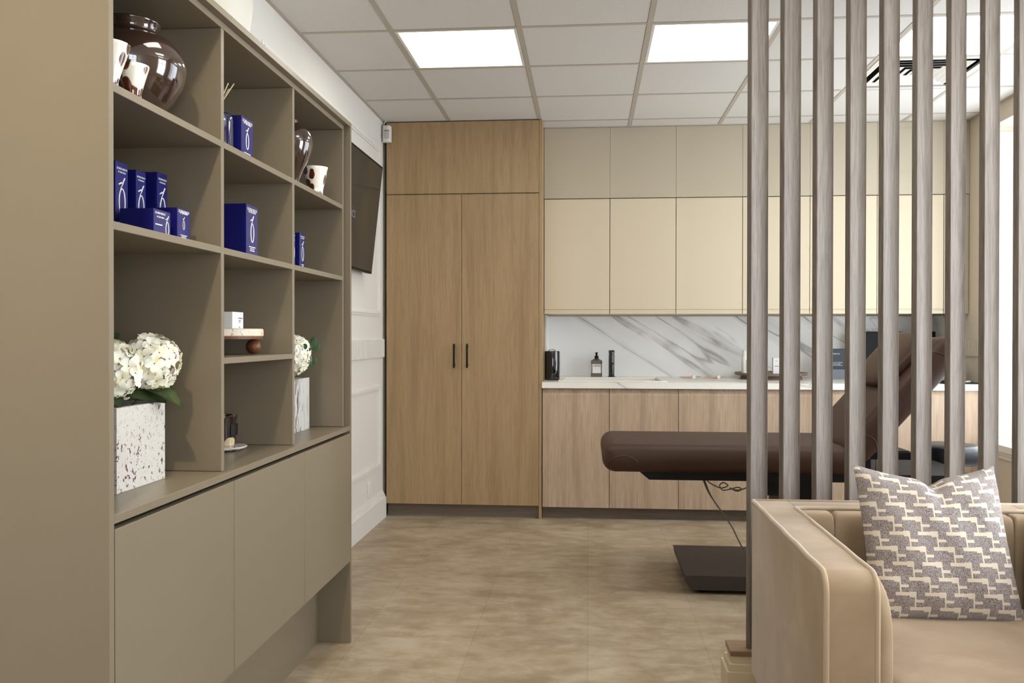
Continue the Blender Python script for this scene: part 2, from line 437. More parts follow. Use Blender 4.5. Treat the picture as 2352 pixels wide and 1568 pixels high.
# right wall with a deep window reveal
WY0, WY1, WZ0, WZ1, WD = 3.6, 5.80, 0.54, 2.52, 0.27
SY0_, SY1_, SZ0, SZ1 = 1.55, 2.75, 0.50, 2.45
structure('wall_right', boxes((XR, XR+WD, YF, SY0_, 0, ZC+0.03), (XR, XR+WD, SY1_, WY0, 0, ZC+0.03), (XR, XR+WD, SY0_, SY1_, 0, SZ0), (XR, XR+WD, SY0_, SY1_, SZ1, ZC+0.03), (XR, XR+WD, WY1, YB, 0, ZC+0.03), (XR, XR+WD, WY0, WY1, 0, WZ0), (XR, XR+WD, WY0, WY1, WZ1, ZC+0.03)), M_wall_cream)
bm = bmesh.new()   # moulded panels on the far cheek of the reveal
for z0, z1 in ((0.58, 1.05), (1.09, 1.60), (1.64, 2.09), (2.13, 2.49)):
    for q in ((XR+0.04, XR+0.23, WY1-0.006, WY1, z0, z0+0.012), (XR+0.04, XR+0.23, WY1-0.006, WY1, z1-0.012, z1), (XR+0.04, XR+0.052, WY1-0.006, WY1, z0, z1), (XR+0.218, XR+0.23, WY1-0.006, WY1, z0, z1)): box(bm, *q)
structure('trim_1', bm, M_trim)
wf = structure('window_1', boxes((XR+WD-0.05, XR+WD, WY0, WY0+0.05, WZ0, WZ1), (XR+WD-0.05, XR+WD, WY1-0.05, WY1, WZ0, WZ1), (XR+WD-0.05, XR+WD, WY0+0.05, WY1-0.05, WZ0, WZ0+0.05), (XR+WD-0.05, XR+WD, WY0+0.05, WY1-0.05, WZ1-0.05, WZ1), (XR+WD-0.05, XR+WD, 4.68, 4.73, WZ0+0.05, WZ1-0.05), bev=0.004), M_trim)
mesh_obj('pane', boxes((XR+WD-0.02, XR+WD-0.01, WY0+0.05, WY1-0.05, WZ0+0.05, WZ1-0.05)), M_pane, wf)
mesh_obj('window_sill', boxes((XR-0.03, XR+WD-0.05, WY0+0.001, WY1-0.001, WZ0-0.03, WZ0+0.014), (XR-0.02, XR, WY0-0.02, WY1+0.02, WZ0-0.05, WZ0-0.03), (XR-0.012, XR, WY0, WY1, WZ0-0.075, WZ0-0.05), bev=0.004), M_trim, wf)
ws = structure('window_4', boxes((XR+0.1, XR+0.15, SY0_, SY0_+0.05, SZ0, SZ1), (XR+0.1, XR+0.15, SY1_-0.05, SY1_, SZ0, SZ1), (XR+0.1, XR+0.15, SY0_+0.05, SY1_-0.05, SZ0, SZ0+0.05), (XR+0.1, XR+0.15, SY0_+0.05, SY1_-0.05, SZ1-0.05, SZ1), (XR+0.1, XR+0.15, 2.13, 2.17, SZ0+0.05, SZ1-0.05), (XR+0.1, XR+0.15, SY0_+0.05, 2.13, 1.8, 1.84), (XR+0.1, XR+0.15, 2.17, SY1_-0.05, 1.8, 1.84)), M_trim)  # unseen window added to throw daylight on the slats, armchair and shelf doors
mesh_obj('pane', boxes((XR+0.12, XR+0.125, SY0_+0.05, SY1_-0.05, SZ0+0.05, SZ1-0.05)), M_pane_side, ws)
# front wall behind the camera with two glazed windows
fw = [(-0.75, 0.1), (0.75, 2.35)]
bm = bmesh.new(); e = [XL-0.12] + [q for p in fw for q in p] + [XR+WD]
for i in range(0, len(e), 2): box(bm, e[i], e[i+1], YF-0.15, YF, 0, ZC+0.03)
for a, b in fw: box(bm, a, b, YF-0.15, YF, 0, 0.75); box(bm, a, b, YF-0.15, YF, 2.35, ZC+0.03)
structure('wall_front', bm, M_wall)
for k, (a, b) in enumerate(fw):
    bm = bmesh.new()
    for q in ((a, b, 0.75, 0.81), (a, b, 2.29, 2.35), (a, a+0.05, 0.81, 2.29), (b-0.05, b, 0.81, 2.29), ((a+b)/2-0.02, (a+b)/2+0.02, 0.81, 2.29), (a+0.05, b-0.05, 1.75, 1.79), (a+0.05, b-0.05, 1.25, 1.28)):
        box(bm, q[0], q[1], YF-0.1, YF-0.05, q[2], q[3])
    wo = structure('window_%d' % (k+2), bm, M_trim)
    mesh_obj('pane', boxes((a+0.01, b-0.01, YF-0.09, YF-0.085, 0.76, 2.34)), (M_pane_front, M_pane_shop)[k], wo)

def profile_run(bm, x, side, y0, y1, z, prof):
    # prof: list of (proud, height offset) drawn as stacked boxes
    for pz0, pz1, d in prof:
        box(bm, *( (x, x+d) if side > 0 else (x-d, x)), y0, y1, z+pz0, z+pz1)
bm = bmesh.new(); profile_run(bm, XL, 1, 3.45, 5.82, 0, [(0, 0.135, 0.026), (0.135, 0.15, 0.018), (0.15, 0.165, 0.011), (0.165, 0.178, 0.005)])
structure('baseboard_left', bm, M_trim)
bm = bmesh.new(); profile_run(bm, XR, -1, 0.0, 5.80, 0, [(0, 0.135, 0.026), (0.135, 0.15, 0.018), (0.15, 0.165, 0.011)])
structure('baseboard_right', bm, M_trim)
def panel_mould(bm, x, s, y0, y1, z0, z1):
    for k, (w0, w1, d) in enumerate(((0, 0.014, 0.006), (0.014, 0.028, 0.013), (0.028, 0.040, 0.008))):
        a0, a1, b0, b1 = y0+w0, y1-w0, z0+w0, z1-w0; th = w1-w0
        X = (x, x+d) if s > 0 else (x-d, x)
        box(bm, *X, a0, a1, b0, b0+th); box(bm, *X, a0, a1, b1-th, b1)
        box(bm, *X, a0, a0+th, b0+th, b1-th); box(bm, *X, a1-th, a1, b0+th, b1-th)
bm = bmesh.new()
panel_mould(bm, XL, 1, 3.62, 5.73, 1.335, 2.45); panel_mould(bm, XL, 1, 3.62, 5.74, 0.345, 0.895)
structure('trim_2', bm, M_trim)
def fluted(bm, x, s, y0, y1, z0, z1, d=0.016):
    X = (x, x+d*0.6) if s > 0 else (x-d*0.6, x); box(bm, *X, y0, y1, z0, z1)
    y = y0
    X2 = (x+d*0.6, x+d) if s > 0 else (x-d, x-d*0.6)
    while y < y1-0.01:
        box(bm, *X2, y, y+0.014, z0+0.004, z1-0.004); y += 0.023
bm = bmesh.new(); fluted(bm, XL, 1, 3.45, 5.815, 1.065, 1.188); structure('trim_3', bm, M_trim)
bm = bmesh.new(); fluted(bm, XR, -1, 5.83, 6.18, 1.078, 1.193); structure('trim_4', bm, M_wall_cream)

# ------------------------------------------------------------ ceiling panels and vent
lbl = {0: 'square lit ceiling panel nearest the television wall', 1: 'square lit ceiling panel in the middle, above the cream wall cabinets', 2: 'square lit ceiling panel behind the slats beside the air vent',
       3: 'lit ceiling panel above the taupe shelving unit', 4: 'lit ceiling panel in the middle of the seating area', 5: 'lit ceiling panel above the tan armchair'}
for k, (x, y) in enumerate(LIGHTS):
    T = Thing('ceiling_light_panel', lbl[k], 'ceiling light', (x+0.3, y+0.3, ZC), 'lit ceiling panels')
    T.part('frame', boxes((x+0.013, x+0.587, y+0.013, y+0.027, ZC, ZC+0.02), (x+0.013, x+0.587, y+0.573, y+0.587, ZC, ZC+0.02), (x+0.013, x+0.027, y+0.027, y+0.573, ZC, ZC+0.02), (x+0.573, x+0.587, y+0.027, y+0.573, ZC, ZC+0.02)), M_trim)
    T.part('diffuser', boxes((x+0.027, x+0.573, y+0.027, y+0.573, ZC+0.004, ZC+0.012)), M_light)
T = Thing('assumed_downlight', 'assumed small round warm ceiling downlight near the photographer, left side', 'ceiling light', (-0.62, 0.55, ZC))  # unseen assumed lamp, added to warm the near end panel of the shelves
bm = bmesh.new(); lathe(bm, [(0.055, -0.004), (0.045, -0.006), (0.040, 0.0), (0.040, 0.002), (0.055, 0.002)], n=32, cap=False); T.part('trim_ring', bm, M_trim, smooth=True, local=True)
bm = bmesh.new(); lathe(bm, [(0.0395, -0.0005), (0.0395, 0.0005)], n=32); T.part('lamp', bm, emit('assumed_warm_lamp', (1.0, 0.78, 0.5), 12.0), local=True)
ld = bpy.data.lights.new('downlight', 'AREA'); ld.shape = 'DISK'; ld.size = 0.09; ld.energy = SPOT_W; ld.color = (1.0, 0.84, 0.58); ld.spread = math.radians(95)  # area light of the assumed lamp, aimed at the near end panel
lo = bpy.data.objects.new('downlight', ld); C.objects.link(lo); lo.location = (-0.62, 0.55, ZC-0.012)
lo.rotation_euler = Vector((0.52, -1.1, 1.35)).to_track_quat('Z', 'Y').to_euler()
vx, vy = VENT[0]+0.3, VENT[1]+0.3
T = Thing('ceiling_vent', 'square white louvred air vent in the ceiling behind the slats', 'air vent', (vx, vy, ZC))
T.part('light_baffle', boxes((vx-0.287, vx+0.287, vy-0.287, vy-0.28, ZC+0.0102, ZC+0.0298), (vx-0.287, vx+0.287, vy+0.28, vy+0.287, ZC+0.0102, ZC+0.0298), (vx-0.287, vx-0.28, vy-0.28, vy+0.28, ZC+0.0102, ZC+0.0298), (vx+0.28, vx+0.287, vy-0.28, vy+0.28, ZC+0.0102, ZC+0.0298)), M_void)  # dark walls added above the louvres to block light leaking from the next panel
def ringframe(bm, h0, h1, z0, z1, t=0.0015):
    # sloped square ring (louvre)
    def sq(h, z): return [bm.verts.new((vx+sx*h, vy+sy*h, z)) for sx, sy in ((-1, -1), (1, -1), (1, 1), (-1, 1))]
    a, b, c, d = sq(h0, z0), sq(h1, z1), sq(h1+t, z1), sq(h0+t, z0)
    for p, q in ((a, b), (b, c), (c, d), (d, a)):
        for i in range(4): bm.faces.new((p[i], p[(i+1) % 4], q[(i+1) % 4], q[i]))
T.part('frame', boxes((vx-0.287, vx+0.287, vy-0.287, vy-0.255, ZC-0.002, ZC+0.01), (vx-0.287, vx+0.287, vy+0.255, vy+0.287, ZC-0.002, ZC+0.01), (vx-0.287, vx-0.255, vy-0.255, vy+0.255, ZC-0.002, ZC+0.01), (vx+0.255, vx+0.287, vy-0.255, vy+0.255, ZC-0.002, ZC+0.01)), M_white_plastic)
for k in range(5):
    h = 0.215-0.042*k; bm = bmesh.new(); ringframe(bm, h, h-0.033, ZC-0.001, ZC+0.0095, 0.003)
    T.part('louvre', bm, M_white_plastic)
T.part('louvre', boxes((vx-0.028, vx+0.028, vy-0.028, vy+0.028, ZC, ZC+0.01)), M_white_plastic)

# ------------------------------------------------------------ joinery on the back wall
TX0, TX1, TY = -1.345, -0.305, 5.822
T = Thing('tall_cabinet', 'tall light wood double-door cabinet in the left corner', 'cupboard', ((TX0+TX1)/2, TY+0.3, 0))
T.part('body', boxes((TX0, TX1-0.018, TY+0.021, YB-0.002, 0.085, ZC-0.004), (TX1-0.018, TX1, TY+0.004, YB-0.002, 0.0, ZC-0.004)), M_wood)
T.part('top_panel', boxes((TX0+0.001, TX1-0.020, TY, TY+0.02, 2.153, ZC-0.006), bev=0.001), M_wood)
T.part('plinth', boxes((TX0, TX1-0.018, TY+0.045, TY+0.063, 0.0, 0.085)), M_plinth, label='grey wood plinth')
for x0, x1, hx in ((TX0+0.001, -0.8385, -0.884), (-0.8355, TX1-0.020, -0.797)):
    d = T.part('door', boxes((x0, x1, TY, TY+0.02, 0.088, 2.147), bev=0.001), M_wood)
    bm = boxes((hx-0.006, hx+0.006, TY-0.034, TY-0.024, 0.998, 1.156), (hx-0.005, hx+0.005, TY-0.026, TY, 1.012, 1.022), (hx-0.005, hx+0.005, TY-0.026, TY, 1.132, 1.142), bev=0.0015)
    T.part('handle', bm, M_black_metal, parent=d, smooth=True, label='black bar handle')

BY = 5.835
BE = [-0.301, 0.140, 0.588, 1.029, 1.470, 1.910, 2.350]
bl = ['pale wood base cabinet beside the tall cabinet, under the left half of the sink', 'pale wood base cabinet under the right half of the sink', 'pale wood base cabinet above the looped cable, under the two small tools',
      'pale wood base cabinet behind the flat part of the couch, under the round tray', 'pale wood base cabinet behind the couch backrest', 'pale wood base cabinet behind the round stool, end of the row']
for k in range(6):
    a, b = BE[k], BE[k+1]
    T = Thing('base_cabinet', bl[k], 'base cabinet', ((a+b)/2, BY+0.25, 0), 'base cabinets under the marble worktop')
    T.part('body', boxes((a+0.001, b-0.001, BY+0.021, BY+0.56, 0.078, 0.70)), M_wood_b)
    bm = bmesh.new()
    prism(bm, [(BY, 0.080), (BY+0.019, 0.080), (BY+0.019, 0.862), (BY+0.012, 0.862), (BY+0.003, 0.832), (BY, 0.822)], 'X', a+0.0018, b-0.0018)
    T.part('door', bm, M_wood_b)
single('end_panel', boxes((2.352, 2.47, BY, BY+0.019, 0.0, 0.864), (2.352, 2.37, BY+0.019, BY+0.56, 0.0, 0.864), (2.4705, 2.482, BY-0.012, BY+0.56, 0.0, 0.864)), M_wood_b, 'pale wood end panel closing the base cabinets at the window wall', 'cabinet panel', (2.4, BY, 0))
single('plinth_board', boxes((-0.302, 2.35, BY+0.06, BY+0.078, 0.0, 0.077)), M_plinth, 'long grey wood plinth board under the base cabinets', 'plinth', (1.0, BY+0.06, 0))
# worktop with a cut-out for the sink
SX0, SX1, SY0, SY1 = -0.18, 0.50, 5.92, 6.42; WT0, WT1 = 0.866, 0.905
single('worktop', boxes((-0.303, 2.505, 5.812, SY0, WT0, WT1), (-0.303, SX0, SY0, SY1, WT0, WT1), (SX1, 2.505, SY0, SY1, WT0, WT1), (-0.303, 2.505, SY1, YB-0.012, WT0, WT1)), M_marble_top, 'long white marble worktop on the pale wood base cabinets', 'worktop', (1.0, 6.2, WT0))
T = Thing('sink', 'white inset sink in the marble worktop near the tall cabinet', 'sink', (0.16, 6.17, 0.72))
bm = boxes((SX0-0.02, SX1+0.02, SY0-0.02, SY0+0.012, WT1, WT1+0.007), (SX0-0.02, SX1+0.02, SY1-0.012, SY1+0.02, WT1, WT1+0.007), (SX0-0.02, SX0+0.012, SY0+0.012, SY1-0.012, WT1, WT1+0.007), (SX1-0.012, SX1+0.02, SY0+0.012, SY1-0.012, WT1, WT1+0.007), bev=0.002)
T.part('rim', bm, M_white_ceramic)
bm = boxes((SX0+0.006, SX1-0.006, SY0+0.006, SY1-0.006, 0.72, 0.73), (SX0+0.006, SX0+0.016, SY0+0.006, SY1-0.006, 0.73, WT1+0.004), (SX1-0.016, SX1-0.006, SY0+0.006, SY1-0.006, 0.73, WT1+0.004), (SX0+0.016, SX1-0.016, SY0+0.006, SY0+0.016, 0.73, WT1+0.004), (SX0+0.016, SX1-0.016, SY1-0.016, SY1-0.006, 0.73, WT1+0.004))
T.part('basin', bm, M_white_ceramic)
T = Thing('tap', 'black cylindrical tap behind the sink beside the soap bottle', 'tap', (0.172, 6.56, WT1))
bm = bmesh.new(); lathe(bm, [(0.027, 0), (0.027, 0.008), (0.0215, 0.011), (0.0215, 0.168), (0.019, 0.170), (0.019, 0.174), (0.0225, 0.176), (0.0225, 0.196), (0.02, 0.199)], n=32)
T.part('body', bm, M_black_gloss, smooth=True, local=True)
bm = bmesh.new(); tube(bm, [(0, -0.018, 0.105), (0, -0.06, 0.108), (0, -0.11, 0.104)], 0.010, 14); T.part('spout', bm, M_black_gloss, smooth=True, local=True)

single('splashback', boxes((-0.293, XR-0.012, YB-0.012, YB-0.001, WT1, 1.357), (-0.304, -0.293, 6.22, YB-0.001, WT1, 1.357), (XR-0.011, XR, 6.22, YB-0.011, WT1, 1.357)), M_marble, 'white marble splashback with diagonal grey veins above the worktop', 'splashback', (1.0, YB, WT1))
single('edge_strip', boxes((-0.303, -0.290, 6.214, 6.22, WT1+0.001, 1.357)), M_white_plastic, 'thin white edge strip where the marble splashback meets the tall cabinet', 'trim strip', (-0.297, 6.217, WT1))

UY = 6.09
UE = [-0.303, 0.147, 0.594, 1.038, 1.481, 1.918, 2.346]
ul = ['cream wall cabinet beside the tall wood cabinet', 'cream wall cabinet above the black tap', 'cream wall cabinet above the two small tools, left of the slats', 'cream wall cabinet behind the two slats nearest the open room',
      'cream wall cabinet above the dark blue leaflet stand', 'cream wall cabinet above the black monitor']
for k in range(6):
    a, b = UE[k], UE[k+1]
    T = Thing('wall_cabinet', ul[k], 'wall cabinet', ((a+b)/2, UY+0.3, 1.362), 'cream wall cabinets above the splashback')
    T.part('body', boxes((a+0.001, b-0.001, UY+0.021, YB-0.002, 1.362, 2.15)), M_cream2)
    bm = bmesh.new()
    prism(bm, [(UY, 1.392), (UY+0.006, 1.388), (UY+0.006, 1.381), (UY, 1.377), (UY, 1.360), (UY+0.019, 1.360), (UY+0.019, 2.146), (UY, 2.146)], 'X', a+0.0022, b-0.0022)
    T.part('door', bm, M_cream)
single('filler_panel', boxes((2.348, 2.506, UY, UY+0.02, 1.360, 2.147)), M_cream2, 'narrow cream filler strip between the last wall cabinet and window wall', 'cabinet panel', (2.43, UY, 1.36))
bm = bmesh.new()
for k in range(6): box(bm, UE[k]+0.0008, UE[k+1]-0.0008, UY, UY+0.02, 2.152, ZC-0.002)
box(bm, 2.3468, 2.508, UY, UY+0.02, 2.152, ZC-0.002); box(bm, -0.303, 2.508, UY+0.021, YB-0.002, 2.152, ZC-0.002)
for q in ((2.02, 2.24, UY-0.004, UY, 2.30, 2.306), (2.02, 2.24, UY-0.004, UY, 2.584, 2.59), (2.02, 2.026, UY-0.004, UY, 2.306, 2.584), (2.234, 2.24, UY-0.004, UY, 2.306, 2.584)): box(bm, *q)
structure('trim_5', bm, M_cream2)

# motion sensor in the corner
T = Thing('motion_sensor', 'small white motion sensor high in the corner beside the tall cabinet', 'sensor', (-1.336, 5.79, 2.492))
bm = bmesh.new(); prism(bm, [(-1.367, 5.812), (-1.367, 5.79), (-1.352, 5.772), (-1.322, 5.768), (-1.306, 5.78), (-1.306, 5.812)], 'Z', 2.492, 2.602, bev=0.006)
T.part('body', bm, M_white_plastic, smooth=True)
T.part('lens', boxes((-1.346, -1.313, 5.764, 5.776, 2.512, 2.563), bev=0.004, seg=3), mat('sensor_lens', (190, 182, 184), 0.3), smooth=True)
T.part('lens_brow', boxes((-1.346, -1.313, 5.763, 5.77, 2.5655, 2.568)), M_ink)
bm = bmesh.new(); tube(bm, smooth_path([(-1.355, 5.80, 2.60), (-1.352, 5.79, 2.618), (-1.338, 5.79, 2.632)]), 0.003); T.part('cable', bm, M_white_plastic)

# items on the worktop
ZT = WT1
T = Thing('waste_canister', 'glossy black cylindrical canister in the corner of the worktop', 'canister', (-0.246, 6.09, ZT))
bm = bmesh.new(); lathe(bm, [(0.046, 0), (0.050, 0.004), (0.052, 0.012), (0.053, 0.19), (0.050, 0.200), (0.0, 0.203)], n=40); T.part('body', bm, M_black_gloss, smooth=True, local=True)
bm = bmesh.new(); tube(bm, smooth_path([(-0.03, 0, 0.2), (-0.01, 0, 0.211), (0.012, 0, 0.208), (0.03, 0, 0.201)]), 0.003); T.part('handle', bm, M_chrome, smooth=True, local=True)
T = Thing('soap_bottle', 'smoky grey soap bottle with a black cap and white label by the tap', 'bottle', (0.062, 6.58, ZT))
bm = bmesh.new()
def octprism(bm, w, d, z0, z1, c=0.01, w2=None, d2=None):
    w2 = w2 or w; d2 = d2 or d
    def ring(w, d, z): return [bm.verts.new(p) for p in ((-w+c, -d, z), (w-c, -d, z), (w, -d+c, z), (w, d-c, z), (w-c, d, z), (-w+c, d, z), (-w, d-c, z), (-w, -d+c, z))]
    a, b = ring(w, d, z0), ring(w2, d2, z1); bm.faces.new(a[::-1]); bm.faces.new(b)
    for i in range(8): bm.faces.new((a[i], a[(i+1) % 8], b[(i+1) % 8], b[i]))
octprism(bm, 0.041, 0.028, 0, 0.030); octprism(bm, 0.038, 0.025, 0.030, 0.098); octprism(bm, 0.041, 0.028, 0.098, 0.122, 0.01); octprism(bm, 0.041, 0.028, 0.122, 0.136, 0.01, 0.018, 0.018)
bmesh.ops.remove_doubles(bm, verts=bm.verts, dist=1e-5)
T.part('bottle_body', bm, M_bottle, smooth=True, local=True)
bm = bmesh.new(); lathe(bm, [(0.015, 0.136), (0.015, 0.156), (0.008, 0.158), (0.007, 0.173), (0.010, 0.176), (0.010, 0.181), (0.0, 0.184)], n=24); T.part('cap', bm, M_black_plastic, smooth=True, local=True)
lb = T.part('label', boxes((-0.031, 0.031, -0.0262, -0.0252, 0.030, 0.097)), M_white_card, local=True, label='white paper label')
T.part('lettering', text_mesh('LOEWE', 0.020, M_ink, (0, -0.0266, 0.083), '-Y', 0.050), M_ink, parent=lb, local=True)

for k, (x0, lb_) in enumerate(((0.655, 'rose handled facial roller wand on the worktop, nearer the sink'), (0.83, 'rose handled facial roller wand on the worktop, nearer the round tray'))):
    T = Thing('facial_tool', lb_, 'beauty tool', (x0, 6.42, ZT), 'facial tools on the worktop')
    bm = bmesh.new(); tube(bm, [(0, 0, 0.012), (0.02, 0, 0.009), (0.05, 0, 0.008), (0.085, 0, 0.009)], [0.003, 0.0055, 0.0065, 0.007], 12); T.part('handle', bm, M_rose, smooth=True, local=True)
    bm = bmesh.new(); tube(bm, [(0.098, -0.014, 0.0125), (0.098, 0.014, 0.0125)], 0.0125, 20); T.part('knob', bm, M_white_plastic, smooth=True, local=True)
    bm = bmesh.new(); tube(bm, [(0.104, 0, 0.010), (0.148, 0, 0.010)], 0.0065, 16); T.part('head', bm, M_chrome, smooth=True, local=True)
T = Thing('serving_tray', 'round grey brown footed wooden tray on the worktop behind the slats', 'tray', (1.30, 6.45, ZT))
bm = bmesh.new(); lathe(bm, [(0.235, 0.026), (0.25, 0.030), (0.252, 0.046), (0.246, 0.046), (0.24, 0.038)], n=64); T.part('dish', bm, M_tray, smooth=True, local=True)
bm = bmesh.new(); lathe(bm, [(0.21, 0.0), (0.216, 0.002), (0.205, 0.026)], n=48); T.part('foot', bm, M_tray, local=True)
T = Thing('spray_bottle', 'slim white spray bottle with slanted cap standing on the round tray', 'bottle', (1.110, 6.43, ZT+0.0385))
bm = bmesh.new(); lathe(bm, [(0.0185, 0), (0.0195, 0.003), (0.0195, 0.115), (0.018, 0.119)], n=28); T.part('bottle_body', bm, M_white_plastic, smooth=True, local=True)
bm = bmesh.new(); lathe(bm, [(0.0165, 0.119), (0.0165, 0.150), (0.012, 0.164), (0.0, 0.168)], n=28); T.part('cap', bm, M_white_plastic, smooth=True, local=True)
bm = bmesh.new()
for i in range(9): box(bm, 0.008, 0.012, -0.0196, -0.0188, 0.02+i*0.009, 0.025+i*0.009)
T.part('lettering', bm, M_ink, local=True)
T = Thing('product_carton', 'small white carton standing upright on the round tray', 'carton', (1.332, 6.42, ZT+0.0385))
c_ = T.part('carton', boxes((-0.026, 0.026, -0.02, 0.02, 0, 0.112), bev=0.001), M_white_card, local=True)
T.part('lettering', boxes((-0.018, 0.012, -0.0206, -0.02, 0.052, 0.055), (-0.01, 0.004, -0.0206, -0.02, 0.09, 0.092)), M_ink, parent=c_, local=True)
T = Thing('leaflet_stand', 'dark slate leaflet stand with white print behind the slats', 'leaflet stand', (1.772, 6.45, ZT))
s = T.part('backing_card', boxes((-0.075, 0.068, 0.0, 0.01, 0.001, 0.216), bev=0.004), M_dark_card, local=True)
bm = bmesh.new(); join(bm, text_mesh('Optimas', 0.014, M_ink_light, (-0.018, -0.001, 0.180), '-Y')); join(bm, text_mesh('with you instant', 0.011, M_ink_light, (-0.018, -0.001, 0.118), '-Y', 0.088)); join(bm, text_mesh('in luminosity', 0.011, M_ink_light, (-0.024, -0.001, 0.107), '-Y', 0.070)); box(bm, -0.06, 0.026, -0.0012, -0.0004, 0.0965, 0.0985)
T.part('lettering', bm, M_ink_light, parent=s, local=True)
bm = bmesh.new(); prism(bm, [(-0.075, 0.0), (0.068, 0.0), (0.068, 0.105), (0.060, 0.100), (0.052, 0.07), (-0.075, 0.07)], 'Y', -0.035, -0.002)
T.part('leaflet_pocket', bm, M_grey_card, local=True)
T = Thing('monitor', 'flat black monitor on the worktop behind the couch headrest', 'monitor', (2.22, 6.5, ZT))
T.part('screen', boxes((-0.30, 0.232, 0.0, 0.03, 0.06, 0.338), bev=0.004), M_black_plastic, local=True)
T.part('stand', boxes((-0.13, 0.05, -0.06, 0.1, 0.0, 0.008), (-0.06, -0.02, 0.03, 0.05, 0.008, 0.2), bev=0.002), M_black_plastic, local=True)
T = Thing('instrument_tray', 'flat black tray with small instruments at the window end of worktop', 'tray', (2.40, 6.0, ZT))
T.part('tray_base', boxes((-0.13, 0.10, -0.13, 0.12, 0.0, 0.006), (-0.13, 0.10, -0.136, -0.13, 0, 0.010), (-0.13, 0.10, 0.12, 0.126, 0, 0.010), bev=0.001), M_black_plastic, local=True)
single('tablet_stand', boxes((2.425, 2.474, 6.06, 6.075, ZT+0.0065, ZT+0.105), (2.425, 2.474, 6.03, 6.10, ZT+0.0065, ZT+0.012), bev=0.002), M_walnut, 'thin dark brown upright card holder on the black tray', 'card holder', (2.44, 6.065, ZT+0.0065))
bm = bmesh.new(); lathe(bm, [(0.014, 0.0), (0.014, 0.012), (0.006, 0.016), (0.011, 0.03), (0, 0.034)], n=20)
bmesh.ops.translate(bm, verts=bm.verts, vec=(2.33, 5.97, ZT+0.0065))
single('silver_instrument', bm, M_chrome, 'small silver instrument standing on the black tray', 'instrument', (2.33, 5.97, ZT+0.0065), smooth=True)
bm = bmesh.new(); tube(bm, [(2.415, 5.90, ZT+0.013), (2.45, 5.93, ZT+0.013)], 0.0065, 12)
single('instrument_vial', bm, M_white_plastic, 'tiny white vial lying at the front of black tray', 'vial', (2.43, 5.915, ZT+0.0065), smooth=True)

# ------------------------------------------------------------ television on the left wall
T = Thing('television', 'black wall television tilted downwards on the panelled left wall', 'television', (XL, 4.715, 1.9))
YT0, YT1 = 4.15, 5.28
A0, A1 = Vector((-1.31, 0, 1.583)), Vector((-1.24, 0, 2.227)); dv = (A1-A0).normalized(); nv = Vector((dv.z, 0, -dv.x))
def tvpt(s, n): p = A0 + dv*s + nv*n; return (p.x, p.z)
H_ = (A1-A0).length
bm = bmesh.new(); prism(bm, [tvpt(0, 0), tvpt(H_, 0), tvpt(H_, -0.025), tvpt(H_*0.6, -0.03), tvpt(0, -0.03)], 'Y', YT0, YT1, bev=0.003)
T.part('casing', bm, M_black_plastic)
bm = bmesh.new(); prism(bm, [tvpt(0.012, 0.0005), tvpt(H_-0.012, 0.0005), tvpt(H_-0.012, 0.0015), tvpt(0.012, 0.0015)], 'Y', YT0+0.012, YT1-0.012)
scr = T.part('screen', bm, M_screen)
bm = bmesh.new(); box(bm, XL+0.0005, -1.30, 4.60, 4.85, 1.75, 2.05); T.part('wall_bracket', bm, M_black_metal)
def tvtext(txt, size, y, s):
    b_ = text_mesh(txt, size, M_ink_light, (0, 0, 0), 'X'); ang = math.atan2(dv.x, dv.z)
    b_.transform(Matrix.Translation((A0+dv*s+nv*0.0022) + Vector((0, y, 0))) @ Matrix.Rotation(ang, 4, 'Y')); return b_
bm = tvtext('aesthetics', 0.085, 4.61, 0.30); join(bm, tvtext('&', 0.11, 4.60, 0.40))
T.part('lettering', bm, M_grey_card, parent=scr)
bm = bmesh.new(); tube(bm, smooth_path([(-1.33, 4.62, 1.60), (-1.335, 4.60, 1.555), (-1.345, 4.55, 1.56), (-1.34, 4.5, 1.60)]), 0.005); T.part('cable', bm, M_black_plastic)
T = Thing('wall_socket', 'white double socket low on the panelled left wall', 'socket', (XL, 5.44, 0.25))
T.part('plate', boxes((XL+0.0005, XL+0.010, 5.40, 5.487, 0.205, 0.292), bev=0.003), M_trim)
for y_ in (5.415, 5.457): T.part('switch', boxes((XL+0.010, XL+0.013, y_, y_+0.015, 0.262, 0.28)), M_trim)

# ------------------------------------------------------------ taupe shelving unit
UX0, UXG, UXF = XL+0.002, -0.951, -0.931
T = Thing('shelving_unit', 'large taupe built-in shelving unit with open cubbies above three doors', 'shelving unit', (-1.15, 2.54, 0))
Y0, Y1 = 1.652, 3.418; UT = 2.046
T.part('side_panel', boxes((UX0, UXF, Y0, Y0+0.018, 0, UT), bev=0.0008, seg=1), M_taupe)
T.part('side_panel', boxes((UX0, UXF, Y1-0.010, Y1+0.008, 0, UT), bev=0.0008, seg=1), M_taupe)
T.part('top_panel', boxes((UX0, UXF, Y0+0.0185, Y1-0.0105, UT-0.018, UT), bev=0.0008, seg=1), M_taupe)
T.part('back_panel', boxes((UX0, UX0+0.012, Y0+0.0185, Y1-0.0105, 0.857, UT-0.019)), M_taupe)
GT = 2.009
for y in (2.229, 2.787): T.part('divider', boxes((UX0+0.0125, UXG, y, y+0.018, 0.856, GT), bev=0.0008, seg=1), M_taupe)
T.part('divider', boxes((UX0+0.0125, UXG, 3.370, 3.388, 0.856, GT), bev=0.0008, seg=1), M_taupe)
T.part('shelf', boxes((UX0+0.0125, UXG, Y0+0.0185, 3.388, GT+0.0005, GT+0.0185), bev=0.0008, seg=1), M_taupe)
segs = [(1.6705, 2.2285), (2.2475, 2.7865), (2.8055, 3.3695)]
